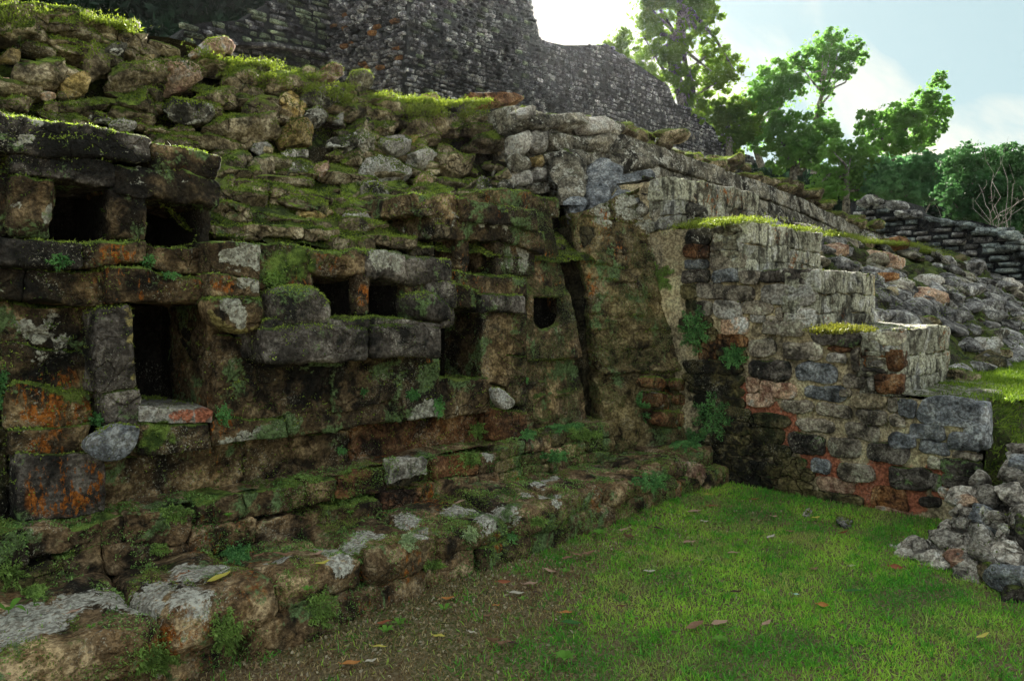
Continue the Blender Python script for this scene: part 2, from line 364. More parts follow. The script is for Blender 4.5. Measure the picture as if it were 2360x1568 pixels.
# ------------------------------------------------------------------ shape builders
def axis_pts(L, r, res):
    n = max(1, int(round((L - 2 * r) / res)))
    mid = np.linspace(r, L - r, n + 1)
    return np.concatenate([[0, r * 0.45], mid, [L - r * 0.45, L]])
def hexa_mesh(C, r=0.03, amp=0.012, res=0.035, freq=3.0, back=True, rim=1.0):
    """C: 8 corners, index x + 2*y + 4*z (x left..right, y front..back, z bottom..top)"""
    C = np.asarray(C, float).reshape(2, 2, 2, 3)  # [z][y][x]
    L = [np.linalg.norm(C[:, :, 1] - C[:, :, 0], axis=2).mean(), np.linalg.norm(C[:, 1] - C[:, 0], axis=2).mean(), np.linalg.norm(C[1] - C[0], axis=2).mean()]
    rr = min(r, 0.45 * min(L))
    ax = [axis_pts(L[0], rr, res), axis_pts(L[1], rr, res * 2.5), axis_pts(L[2], rr, res)]
    N = [len(a) for a in ax]
    idx = {}; pts = []; faces = []
    def vid(i, j, k):
        key = (i * N[1] + j) * N[2] + k
        v = idx.get(key)
        if v is None:
            v = len(pts); idx[key] = v; pts.append((ax[0][i], ax[1][j], ax[2][k]))
        return v
    for i in range(N[0] - 1):
        for k in range(N[2] - 1):
            faces.append((vid(i, 0, k), vid(i + 1, 0, k), vid(i + 1, 0, k + 1), vid(i, 0, k + 1)))
            if back: j = N[1] - 1; faces.append((vid(i, j, k), vid(i, j, k + 1), vid(i + 1, j, k + 1), vid(i + 1, j, k)))
    for j in range(N[1] - 1):
        for k in range(N[2] - 1):
            faces.append((vid(0, j, k), vid(0, j, k + 1), vid(0, j + 1, k + 1), vid(0, j + 1, k)))
            i = N[0] - 1; faces.append((vid(i, j, k), vid(i, j + 1, k), vid(i, j + 1, k + 1), vid(i, j, k + 1)))
        for i in range(N[0] - 1):
            faces.append((vid(i, j, 0), vid(i, j + 1, 0), vid(i + 1, j + 1, 0), vid(i + 1, j, 0)))
            k = N[2] - 1; faces.append((vid(i, j, k), vid(i + 1, j, k), vid(i + 1, j + 1, k), vid(i, j + 1, k)))
    p = np.array(pts); D = np.array(L)
    c = np.clip(p, rr, D - rr); d = p - c; n = np.linalg.norm(d, axis=1)[:, None]
    q = np.where(n > 1e-9, c + d / np.maximum(n, 1e-9) * rr, p)
    u = q / D
    W = 0
    for z in (0, 1):
        for y in (0, 1):
            for x in (0, 1):
                w = (u[:, 0] if x else 1 - u[:, 0]) * (u[:, 1] if y else 1 - u[:, 1]) * (u[:, 2] if z else 1 - u[:, 2])
                W = W + w[:, None] * C[z, y, x]
    W = W + vnoise(W, freq, 4, 0.5) * amp + vnoise(W, freq * 6, 3, 0.6) * amp * 0.42
    return W, np.array(faces)
def quad_corners(q, Y, depth, Yt=None, Y1=None):
    x0, a0, b0, x1, a1, b1 = q
    Yt = Y if Yt is None else Yt
    bl, br, tl, tr = P(x0, b0, Y=Y), P(x1, b1, Y=Y if Y1 is None else Y1), P(x0, a0, Y=Yt), P(x1, a1, Y=Yt if Y1 is None else Y1)
    d = np.array([0, depth, 0])
    return [bl, br, bl + d, br + d, tl, tr, tl + d, tr + d]
def fblock(name, q, Y, parent, mat, depth=0.35, r=0.03, amp=0.012, res=0.03, Yt=None, tris='mask', label=None, Y1=None, freq=3.0):
    V, F = hexa_mesh(quad_corners(q, Y, depth, Yt, Y1), r * 0.55, amp * 1.6, res, freq)
    return mk(name, V, F, mat, parent, tris=tris, paint=True, label=label)
def dome(name, poly, parent, mat, Y=None, X=None, pl=None, thick=0.2, bulge=0.5, amp=0.01, n=None, res=0.03, tris='mask', label=None, N=None, base=0.1):
    """irregular rounded stone whose outline is poly; outline sits on the plane, the face bulges towards N"""
    kw = dict(Y=Y) if Y is not None else (dict(X=X) if X is not None else dict(pl=pl))
    pts = np.array([P(a, b, **kw) for a, b in poly])
    if N is None: N = np.array([0, -1, 0]) if Y is not None else (np.array([-1, 0, 0]) if X is not None else -np.array(pl[1]) * np.sign(np.dot(pl[1], ray(*poly[0]))))
    N = np.array(N, float); N /= np.linalg.norm(N)
    # resample outline smooth
    m = n or 28
    cl = np.vstack([pts, pts[:1]]); seg = np.linalg.norm(np.diff(cl, axis=0), axis=1); s = np.concatenate([[0], np.cumsum(seg)])
    tt = np.linspace(0, s[-1], m, endpoint=False)
    O = np.stack([np.interp(tt, s, cl[:, i]) for i in range(3)], 1)
    O = 0.5 * O + 0.25 * np.roll(O, 1, 0) + 0.25 * np.roll(O, -1, 0)
    c = O.mean(0)
    prof = [(0.96, -base * 1.0), (1.0, 0.02), (0.985, 0.35), (0.94, 0.62), (0.85, 0.82), (0.7, 0.93), (0.48, 0.985), (0.22, 1.0)]
    if bulge < 0.5: prof = [(0.97, -base), (1.0, 0.1), (1.0, 0.7), (0.975, 0.9), (0.93, 0.98), (0.75, 1.0), (0.5, 1.0), (0.25, 1.0)]
    V = []
    for k, (sc_, dp) in enumerate(prof):
        h = thick * dp if dp > 0 else (-base)
        V.append(c + (O - c) * sc_ + N * h)
    V = np.concatenate(V + [(c + N * thick)[None]])
    F = []
    for k in range(len(prof) - 1):
        for i in range(m):
            j = (i + 1) % m; a = k * m
            F.append((a + i, a + j, a + m + j)); F.append((a + i, a + m + j, a + m + i))
    a = (len(prof) - 1) * m; e = len(V) - 1
    for i in range(m): F.append((a + i, a + (i + 1) % m, e))
    V = V + vnoise(V, 5, 3) * amp + vnoise(V, 22, 2) * amp * 0.3
    F = np.array(F)
    # orient
    v0, v1, v2 = V[F[-1][0]], V[F[-1][1]], V[F[-1][2]]
    if np.dot(np.cross(v1 - v0, v2 - v0), N) < 0: F = F[:, ::-1]
    return mk(name, V, F, mat, parent, tris=tris, paint=True, label=label)
def ell(x0, y0, x1, y1, n=12, jit=0.08, sq=0.75, tilt=0.0):
    """rounded outline filling a pixel box"""
    cx_, cy_, a, b = (x0 + x1) / 2, (y0 + y1) / 2, (x1 - x0) / 2, (y1 - y0) / 2
    out = []
    for i in range(n):
        th = 2 * math.pi * i / n; c, s_ = math.cos(th), math.sin(th)
        k = 1 + random.uniform(-jit, jit)
        x = a * math.copysign(abs(c) ** sq, c) * k; y = b * math.copysign(abs(s_) ** sq, s_) * k
        if tilt: x, y = x * math.cos(tilt) - y * math.sin(tilt), x * math.sin(tilt) + y * math.cos(tilt)
        out.append((cx_ + x, cy_ + y))
    return out
def grid_sheet(name, fn, nu, nv, mat, parent=None, tris=None, paint=False, label=None, flip=False, drop=None):
    u, v = np.meshgrid(np.linspace(0, 1, nu), np.linspace(0, 1, nv)); W = fn(u.ravel(), v.ravel())
    i = np.arange(nu * nv).reshape(nv, nu)
    F = np.stack([i[:-1, :-1], i[:-1, 1:], i[1:, 1:], i[1:, :-1]], 2).reshape(-1, 4)
    if drop is not None: d_ = drop(u.ravel(), v.ravel()); F = F[~d_[F].all(1)]
    if flip: F = F[:, ::-1]
    return mk(name, W, F, mat, parent, tris=tris, paint=paint, label=label)
def recess(name, q, Y, parent, depth=0.6, grow=-0.010):  # open-fronted lining box, its inner shade painted in by the near-black stone
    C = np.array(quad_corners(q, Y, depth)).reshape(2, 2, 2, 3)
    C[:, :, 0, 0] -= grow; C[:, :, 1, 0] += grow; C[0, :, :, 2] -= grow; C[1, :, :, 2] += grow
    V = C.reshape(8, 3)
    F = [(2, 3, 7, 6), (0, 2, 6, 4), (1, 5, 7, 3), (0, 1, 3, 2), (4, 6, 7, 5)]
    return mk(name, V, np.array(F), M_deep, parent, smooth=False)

# rock prototypes (shared meshes)
PV, PF = {}, {}
def ico(sub):
    t = (1 + 5 ** 0.5) / 2
    v = [(-1, t, 0), (1, t, 0), (-1, -t, 0), (1, -t, 0), (0, -1, t), (0, 1, t), (0, -1, -t), (0, 1, -t), (t, 0, -1), (t, 0, 1), (-t, 0, -1), (-t, 0, 1)]
    f = [(0, 11, 5), (0, 5, 1), (0, 1, 7), (0, 7, 10), (0, 10, 11), (1, 5, 9), (5, 11, 4), (11, 10, 2), (10, 7, 6), (7, 1, 8), (3, 9, 4), (3, 4, 2), (3, 2, 6), (3, 6, 8), (3, 8, 9), (4, 9, 5), (2, 4, 11), (6, 2, 10), (8, 6, 7), (9, 8, 1)]
    v = [np.array(x) / np.linalg.norm(x) for x in v]
    for _ in range(sub):
        mid = {}; nf = []
        def m(a, b):
            k = (min(a, b), max(a, b))
            if k not in mid:
                q = v[a] + v[b]; v.append(q / np.linalg.norm(q)); mid[k] = len(v) - 1
            return mid[k]
        for a, b, c in f:
            ab, bc, ca = m(a, b), m(b, c), m(c, a); nf += [(a, ab, ca), (b, bc, ab), (c, ca, bc), (ab, bc, ca)]
        f = nf
    return np.array(v), np.array(f)
_I3 = ico(3); _I2 = ico(2)
def rock_shape(seed, boxy=0.5, cuts=7, base=None):
    r = np.random.default_rng(seed); V, F = base or _I3; V = V.copy()
    # superquadric boxiness
    e = 1 - boxy * 0.55
    V = np.sign(V) * np.abs(V) ** e; V /= np.abs(V).max()
    for _ in range(cuts):
        n = r.normal(size=3); n /= np.linalg.norm(n); h = r.uniform(0.5, 0.86) * np.max(V @ n)
        d = V @ n - h; V = np.where((d > 0)[:, None], V - n * d[:, None] * 0.93, V)
    V = V + vnoise(V + seed * 3.1, 1.3, 4, 0.6) * 0.12
    V = V / (V.max(0) - V.min(0)); V -= (V.max(0) + V.min(0)) / 2
    return V, F
def proto(name, seed, mat, boxy=0.5, cuts=7, base=None):
    V, F = rock_shape(seed, boxy, cuts, base)
    me = mesh_np(name, V, F); me.materials.append(mat); PV[me.name] = V; PF[me.name] = F
    return me
def stone_on(name, box, parent, mat, plane, N, thick=0.9, seed=0, tilt=0.0, tris='rub', label=None, proud=0.25, boxy=0.5, base=None, facing=False):
    """traced stone: box in pixels laid on a plane of the place"""
    x0, y0, x1, y1 = box; cx_, cy_ = (x0 + x1) / 2, (y0 + y1) / 2
    l, r_, t_, b_, c = P(x0, cy_, **plane), P(x1, cy_, **plane), P(cx_, y0, **plane), P(cx_, y1, **plane), P(cx_, cy_, **plane)
    N = np.array(N, float); N /= np.linalg.norm(N)
    ex = r_ - l; ez = t_ - b_
    if facing:
        dd_ = np.dot(c - CP, -RC[:, 2]); ex = RC[:, 0] * (x1 - x0) / 1720 * dd_; ez = np.array([0, 0, 1.0]) * (y1 - y0) / 1720 * dd_; N = np.cross(ex, ez); N /= np.linalg.norm(N)
    ex -= N * (ex @ N); ez -= N * (ez @ N)
    V, F = rock_shape(seed, boxy, 9, base)
    if tris == 'rub' and not facing and N[2] < 0.75: ex = ex * 1.15; ez = ez * 0.88
    D = thick * min(np.linalg.norm(ex), np.linalg.norm(ez)) * 1.2
    a = math.radians(tilt); x = V[:, 0] * math.cos(a) - V[:, 2] * math.sin(a); z = V[:, 0] * math.sin(a) + V[:, 2] * math.cos(a)
    W = c + x[:, None] * ex * 1.06 + z[:, None] * ez * 1.06 - V[:, 1:2] * N * D + N * (D * (proud - 0.5))
    W = W + vnoise(W, 9, 3) * 0.010
    if np.dot(np.cross(ex, ez), N) < 0: F = F[:, ::-1]
    return mk(name, W, F, mat, parent, tris=tris, paint=True, label=label)

# ================================================================== GROUND
def gz(x, y):
    return 0.018 * fbm(np.stack([x, y, x * 0], 1), 0.9, 3)
axx = np.concatenate([[-600, -150, -40, -12], np.linspace(-5, 12, 120), [20, 45, 150, 600]])
axy = np.concatenate([[-600, -150, -40, -12], np.linspace(-6, 5, 80), [20, 45, 150, 600]])
gx, gy = np.meshgrid(axx, axy); gi = np.arange(gx.size).reshape(gx.shape)
gV = np.stack([gx.ravel(), gy.ravel(), gz(gx.ravel(), gy.ravel()) * (np.abs(gx.ravel()) < 14) * (np.abs(gy.ravel()) < 8)], 1)
gF = np.stack([gi[:-1, :-1], gi[:-1, 1:], gi[1:, 1:], gi[1:, :-1]], 2).reshape(-1, 4)
s = NT('lawn_soil')
gn = s.noise(1.1, 5); gcol = s.mix(s.step(gn, 0.42, 0.6), (0.07, 0.085, 0.025), (0.13, 0.085, 0.05)); gcol = s.mix(s.step(s.noise(60, 4), 0.4, 0.65), gcol, (0.20, 0.16, 0.10))
s.l(gcol, s.b.inputs['Base Color']); bp = s.n('ShaderNodeBump'); bp.inputs['Distance'].default_value = 0.02; s.l(s.noise(45, 5), bp.inputs['Height']); s.l(bp.outputs[0], s.b.inputs['Normal'])
M_soil = s.m
tag(mk('ground', gV, gF, M_soil), 'flat grassy ground in front of the ruins', kind='structure')

# ================================================================== colour patches (lichen, stains, plaster) on the stones
YF = 3.92
for a in [(85,275+0,14,1),(45,330,8,1),(45,478,13,1),(100,500,13,1),(110,478,10,.9),(77,508,8,1),(315,375,8,1),(22,340,12,.8),(60,262+58,12,.9)]:
    patch('W', a[0], a[1], a[2], a[3], Y=3.95)
for a in [(520,590,14,1),(547,598,13,1),(580,585,26,1),(600,600,20,1),(545,577,10,1)]: patch('W', *a, Y=3.75)
for a in [(560,650,14,1),(588,660,13,1),(577,640,12,1),(530,655,0.1,1)]: patch('W', *a, Y=3.72)
for a in [(525,705,18,1),(545,725,20,1),(553,745,12,1),(540,700,14,1)]: patch('W', *a, Y=3.68)
for a in [(870,595,28,1),(905,605,22,1),(1012,668,9,1),(998,664,8,1),(1035,690,9,1)]: patch('W', *a, Y=3.75)
for a in [(130,735,22,.9),(90,770,22,.8),(150,790,24,.95),(100,830,22,.75),(60,750,20,.7),(170,770,20,.7)]: patch('W', *a, Y=3.98)
for a in [(60,905,26,1),(110,900,30,1),(160,880,30,1),(80,945,24,.9),(140,935,34,1),(180,950,24,1),(140,975,22,1),(90,1025,22,1),(130,1030,16,1)]: patch('O', *a, Y=3.98)
for a in [(100,1110,26,1),(110,1145,32,1),(150,1095,30,1),(190,1110,34,1),(200,1140,26,1),(170,1150,28,1)]: patch('O', *a, Y=3.9)
for a in [(270,585,22,1),(295,585,18,1),(240,585,14,.8),(450,660,20,.8)]: patch('O', *a, Y=3.88)
for a in [(500,650,18,.9),(520,655,18,1),(600,650,10,1),(838,680,22,.9)]: patch('O', *a, Y=3.74)
for a in [(1172,592,13,1),(1174,606,12,1),(1207,590,15,1),(1207,608,15,1),(1200,575,12,1),(1172,575,9,1)]: patch('W', *a, Y=4.1)
for a in [(1085,507,12,1),(1110,510,12,1),(1140,514,13,1),(1165,516,12,1)]: patch('W', *a, Y=4.03)
for a in [(600,1012,26,1),(640,1003,22,1),(560,1018,24,.9),(520,1022,20,.7)]: patch('W', *a, Y=3.86)
for a in [(990,945,26,1),(955,955,20,1)]: patch('W', *a, Y=3.86)
for a in [(340,930,20,1),(380,935,24,1),(430,930,26,1),(400,910,30,1),(350,910,26,1),(450,910,26,1)]: patch('W', *a, Y=3.9)
for a in [(470,945,24,1),(430,955,16,1),(400,958,14,.8)]: patch('P', *a, Y=3.85)
for a in [(480,725,14,1),(500,745,16,1),(520,762,18,1),(555,766,18,1),(585,758,12,.9),(473,700,10,1)]: patch('Y', *a, Y=3.70)
for a in [(300,740,12,.9),(298,780,13,.9),(303,830,12,.8),(290,720,14,.8),(306,865,10,.7)]: patch('Y', *a, Y=3.86)
for a in [(360,1000,26,1),(345,1020,22,.9),(375,985,20,.9),(400,1005,20,.7)]: patch('M', *a, Y=3.84)
for a in [(650,610,40,.9),(690,590,36,.9),(640,640,34,.9),(700,620,30,.8),(760,590,24,.7),(740,600,20,.7)]: patch('M', *a, Y=3.78)
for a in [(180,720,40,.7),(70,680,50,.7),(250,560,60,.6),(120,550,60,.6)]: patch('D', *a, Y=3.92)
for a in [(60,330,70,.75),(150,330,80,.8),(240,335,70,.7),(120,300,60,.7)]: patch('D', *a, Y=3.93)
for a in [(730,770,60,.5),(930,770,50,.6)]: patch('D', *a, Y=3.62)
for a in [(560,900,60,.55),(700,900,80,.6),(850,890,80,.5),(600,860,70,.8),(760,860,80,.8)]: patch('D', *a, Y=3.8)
# white bare streaks on the plinth top
for a in [(460,1330,40,1),(500,1325,34,1),(430,1322,26,.9),(650,1292,22,1),(665,1288,14,1),(760,1270,24,1),(785,1290,24,1),(810,1255,24,1),(845,1235,26,1),(740,1262,20,.9),(940,1195,24,1),(955,1215,22,1),(965,1235,16,1),(1045,1175,22,1),(1060,1172,18,1),(1265,1135,20,1),(1290,1150,14,1),(1240,1115,16,.8),(1215,1138,12,1),(1255,1104,14,.9),(1270,1098,14,.9),(1300,1092,10,.8)]:
    patch('W', a[0], a[1], a[2] * 1.35, a[3], Z=0.31)
for a in [(60,1390+40,60,.8),(150,1410,70,.7),(250,1385,60,.7),(350,1370,60,.7),(30,1470,60,.9),(110,1445,40,.8),(330,1400,60,.7),(440,1390,50,.7),(1130,1185,50,.7),(1160,1170,40,.7)]:
    patch('W', *a, Z=0.31)
for a in [(1128,1035,15,1),(1132,1050,14,1),(1120,1045,9,1)]: patch('W', *a, Y=3.74)
for a in [(1505,900,11,1),(1515,935,12,1),(1520,960,12,1),(1545,975,14,.9),(1575,965,14,.8),(1460,858,14,.9),(1480,852,12,.9),(1600,850,14,.8),(1525,885,10,.8)]: patch('W', *a, Y=3.66)
for a in [(1508,880,14,1),(1530,885,12,1),(1540,915,20,1),(1530,930,16,1),(1570,950,20,.8),(1340,630,16,.9),(1360,640,16,.8)]: patch('O', *a, Y=3.72)
for a in [(390,1470,30,.8),(450,1450,30,.8),(330,1500,34,.7),(480,1440,24,.8)]: patch('O', *a, Y=3.1)
for a in [(1120,1245,16,.9),(1150,1235,14,1),(1150,1260,12,.9)]: patch('O', *a, Y=3.12)

# ================================================================== CARVED MASK FACADE
core_y = 4.70
mask = thing('carved_stone_mask', 'mossy brown giant carved stone face with square dark openings built into the temple wall', 'sculpture', (3.0, 4.2, 0.0))
def B(name, q, Y, mat=M_mask, **k): return fblock(name, q, Y, mask, mat, **k)
# headdress
B('brow_slab', (-90, 232, 345, 346, 312, 370), 3.92, M_dark, depth=0.7, r=0.05, amp=0.02)
B('lintel', (18, 342, 402, 268, 371, 432), 3.95, M_dark, depth=0.5, r=0.03, amp=0.018)
B('brow_slab', (348, 316, 386, 503, 352, 404), 3.92, depth=0.7, r=0.045, amp=0.02)
B('lintel', (268, 374, 444, 506, 402, 487), 3.93, depth=0.6, r=0.045, amp=0.02)
B('window_pillar', (20, 404, 545, 122, 425, 545), 3.93, depth=0.4, r=0.07, amp=0.02)
B('window_pillar', (258, 430, 553, 336, 444, 560), 3.95, depth=0.12, r=0.05, amp=0.018)
B('window_pillar', (466, 480, 562, 490, 486, 572), 3.97, depth=0.1, r=0.02)
B('side_block', (-110, 395, 560, 20, 400, 560), 4.02, depth=0.5, r=0.04, amp=0.02)
B('side_block', (-110, 560, 720, 6, 560, 715), 4.04, depth=0.5, r=0.04, amp=0.02)
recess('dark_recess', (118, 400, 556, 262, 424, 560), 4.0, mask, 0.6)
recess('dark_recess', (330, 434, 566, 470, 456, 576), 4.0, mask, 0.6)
# sills
B('window_sill', (-20, 545, 612, 188, 551, 613), 3.85, M_dark, depth=0.6, r=0.035, amp=0.015)
B('window_sill', (190, 553, 612, 332, 563, 614), 3.86, depth=0.6, r=0.03, amp=0.014)
B('window_sill', (334, 564, 616, 482, 573, 634), 3.90, depth=0.6, r=0.03, amp=0.014)
B('lower_band', (-40, 610, 690, 60, 612, 694), 3.93, depth=0.5, r=0.03, amp=0.016)
B('lower_band', (62, 612, 692, 238, 622, 702), 3.92, depth=0.5, r=0.03, amp=0.016)
B('lower_band', (240, 616, 700, 482, 642, 700), 3.84, depth=0.5, r=0.035, amp=0.014)
# left flange
B('ear_panel', (-10, 694, 800, 222, 704, 805), 4.02, depth=0.5, r=0.02, amp=0.025)
B('ear_panel', (-10, 802, 905, 222, 808, 900), 4.01, depth=0.5, r=0.02, amp=0.03)
B('ear_panel', (20, 880, 985, 205, 890, 975), 3.97, depth=0.5, r=0.05, amp=0.022)
B('ear_block', (40, 985, 1050, 200, 975, 1045), 3.95, depth=0.5, r=0.03, amp=0.02)
B('ear_block', (48, 1048, 1205, 244, 1046, 1188), 3.90, M_dark, depth=0.5, r=0.03, amp=0.012)
B('side_block', (-110, 720, 980, 8, 716, 985), 4.05, M_greenst, depth=0.5, r=0.05, amp=0.02)
B('side_block', (-110, 985, 1245, 46, 985, 1212), 4.03, M_greenst, depth=0.5, r=0.05, amp=0.03)
B('mouth_pillar', (220, 706, 905, 311, 704, 902), 3.84, M_dark, depth=0.4, r=0.05, amp=0.012)
B('mouth_pillar', (238, 905, 985, 320, 901, 985), 3.84, M_dark, depth=0.4, r=0.03, amp=0.012)
dome('round_slab', [(190,1030),(200,1010),(225,995),(250,978),(275,973),(318,980),(314,1005),(298,1035),(275,1055),(245,1063),(212,1054)], mask, M_blue, Y=3.81, thick=0.05, bulge=0.2, amp=0.006, n=36, base=0.04)
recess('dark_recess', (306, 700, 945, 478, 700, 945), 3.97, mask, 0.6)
B('mouth_sill', (318, 938, 974, 492, 941, 970), 3.83, M_rubpale, depth=0.75, r=0.012, amp=0.008)
B('lip_stone', (316, 976, 1056, 487, 970, 1033), 3.82, depth=0.5, r=0.045, amp=0.014)
B('lip_stone', (487, 968, 1030, 662, 962, 1003), 3.85, depth=0.5, r=0.02, amp=0.014)
B('lip_stone', (660, 925, 1005, 934, 890, 970), 3.87, depth=0.5, r=0.05, amp=0.018)
B('lip_stone', (932, 905, 968, 1022, 897, 955), 3.84, depth=0.5, r=0.03, amp=0.016)
B('mouth_sill', (1012, 868, 962, 1136, 876, 955), 3.92, depth=0.7, r=0.04, amp=0.016)
patch('W', 1045, 868, 24, 1, Y=3.94)
# recessed band under the lip
B('base_stone', (200, 1055, 1185, 560, 1020, 1110), 4.02, depth=0.5, r=0.02, amp=0.02)
B('base_stone', (562, 1010, 1110, 800, 985, 1085), 4.03, depth=0.5, r=0.02, amp=0.02)
B('base_stone', (802, 975, 1085, 1136, 945, 1050), 4.02, M_brownst, depth=0.5, r=0.02, amp=0.02)
# nose block
B('face_panel', (478, 690, 975, 540, 690, 972), 3.93, depth=0.5, r=0.02, amp=0.014)
B('face_panel', (505, 770, 972, 770, 800, 945), 3.86, depth=0.5, r=0.03, amp=0.018)
B('face_panel', (768, 810, 948, 1014, 822, 910), 3.84, depth=0.5, r=0.03, amp=0.018)
B('nose_slab', (486, 556, 630, 604, 562, 640), 3.76, depth=0.5, r=0.03, amp=0.012)
B('nose_slab', (598, 560, 668, 726, 572, 668), 3.80, depth=0.5, r=0.04, amp=0.014)
B('nose_slab', (722, 574, 634, 852, 580, 642), 3.74, depth=0.5, r=0.06, amp=0.016)
B('nose_slab', (848, 578, 645, 938, 585, 652), 3.72, M_dark, depth=0.5, r=0.06, amp=0.02)
B('nose_slab', (934, 588, 655, 1047, 594, 652), 3.72, M_dark, depth=0.5, r=0.08, amp=0.014)
B('nose_strap', (490, 628, 686, 600, 640, 686), 3.72, depth=0.4, r=0.02, amp=0.01)
B('nose_strap', (516, 686, 760, 606, 686, 760), 3.76, depth=0.3, r=0.03, amp=0.01)
dome('strap_end', [(472,686),(500,684),(560,683),(600,684),(602,720),(596,750),(572,768),(540,771),(512,762),(488,745),(474,718)], mask, M_mask, Y=3.74, thick=0.07, bulge=0.6, amp=0.006, n=36)
dome('round_cheek', [(604,680),(625,662),(670,656),(712,660),(738,690),(748,716),(742,745),(700,750),(650,755),(612,748)], mask, M_dark, Y=3.76, thick=0.14, bulge=0.7, amp=0.008, n=36)
dome('round_cheek', [(930,690),(945,674),(968,670),(1000,686),(1020,708),(1026,732),(1010,744),(970,742),(938,726)], mask, M_dark, Y=3.74, thick=0.12, bulge=0.7, amp=0.008, n=36)
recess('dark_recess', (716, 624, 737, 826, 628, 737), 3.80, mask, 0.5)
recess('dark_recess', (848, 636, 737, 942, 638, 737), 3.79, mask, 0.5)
B('nostril_pillar', (820, 628, 728, 853, 634, 725), 3.75, depth=0.08, r=0.02, amp=0.008)
B('side_block', (600, 655, 770, 724, 662, 745), 3.82, depth=0.4, r=0.02, amp=0.01)
B('side_block', (934, 648, 740, 1000, 650, 735), 3.77, depth=0.1, r=0.02, amp=0.012)
B('nose_column', (986, 650, 710, 1050, 648, 708), 3.73, M_dark, depth=0.4, r=0.03, amp=0.012)
B('nose_column', (1012, 712, 756, 1046, 710, 750), 3.75, M_dark, depth=0.4, r=0.03, amp=0.014)
B('upper_lip', (612, 752, 838, 853, 746, 834), 3.60, M_dark, depth=0.45, r=0.07, amp=0.012)
B('upper_lip', (612, 735, 764, 852, 731, 756), 3.63, M_dark, depth=0.4, r=0.05, amp=0.012)
B('upper_lip', (857, 745, 828, 1022, 752, 822), 3.62, M_dark, depth=0.45, r=0.07, amp=0.010)
B('upper_lip', (860, 730, 757, 1020, 744, 760), 3.65, M_dark, depth=0.4, r=0.04, amp=0.010)
B('side_block', (600, 730, 850, 1012, 735, 835), 3.82, depth=0.4, r=0.02, amp=0.012)
# right half
B('lintel', (950, 446, 500, 1062, 454, 512), 4.02, depth=0.6, r=0.05, amp=0.022)
B('lintel', (1060, 456, 506, 1238, 486, 533), 3.98, depth=0.6, r=0.05, amp=0.014)
B('lintel', (984, 500, 552, 1076, 497, 555), 4.03, depth=0.6, r=0.04, amp=0.018)
B('lintel', (1077, 503, 553, 1166, 516, 552), 4.04, depth=0.6, r=0.02, amp=0.014)
B('lintel', (1164, 516, 560, 1256, 530, 585), 4.03, depth=0.6, r=0.035, amp=0.014)
B('roll_stone', (1143, 436, 476, 1226, 440, 488), 4.2, depth=0.5, r=0.06, amp=0.012)
B('roll_stone', (1224, 446, 492, 1292, 456, 502), 4.2, depth=0.5, r=0.06, amp=0.010)
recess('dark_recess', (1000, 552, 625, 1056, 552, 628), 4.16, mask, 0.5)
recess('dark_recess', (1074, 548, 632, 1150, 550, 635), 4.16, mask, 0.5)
B('window_pillar', (1048, 548, 624, 1082, 548, 628), 4.08, depth=0.3, r=0.03, amp=0.010)
B('window_pillar', (1142, 556, 636, 1166, 556, 636), 4.08, depth=0.4, r=0.03, amp=0.010)
B('window_pillar', (1166, 566, 626, 1232, 568, 636), 4.10, depth=0.4, r=0.02, amp=0.008)
B('window_sill', (1046, 622, 668, 1218, 640, 682), 3.98, depth=0.6, r=0.05, amp=0.016)
B('window_sill', (1046, 655, 706, 1112, 668, 716), 3.94, depth=0.6, r=0.05, amp=0.020)
B('column_cap', (1108, 674, 718, 1214, 680, 722), 3.90, M_dark, depth=0.4, r=0.04, amp=0.012)
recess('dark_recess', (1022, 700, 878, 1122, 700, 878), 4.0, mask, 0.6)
B('mouth_column', (1114, 714, 880, 1168, 716, 890), 3.97, depth=0.5, r=0.03, amp=0.014)
B('mouth_column', (1166, 720, 812, 1214, 720, 818), 3.98, depth=0.5, r=0.02, amp=0.012)
B('mouth_column', (1166, 815, 925, 1214, 820, 940), 3.99, depth=0.5, r=0.02, amp=0.012)
B('mouth_column', (1122, 885, 960, 1168, 890, 960), 4.02, depth=0.5, r=0.02, amp=0.014)
B('knob_base', (1134, 944, 1016, 1216, 952, 1020), 3.88, M_brownst, depth=0.4, r=0.05, amp=0.012)
dome('knob_stone', [(1130,894),(1140,890),(1156,898),(1166,912),(1182,922),(1179,934),(1164,942),(1151,941),(1137,925)], mask, M_rubpale, Y=3.87, thick=0.035, bulge=0.3, amp=0.007, n=26, base=0.03)

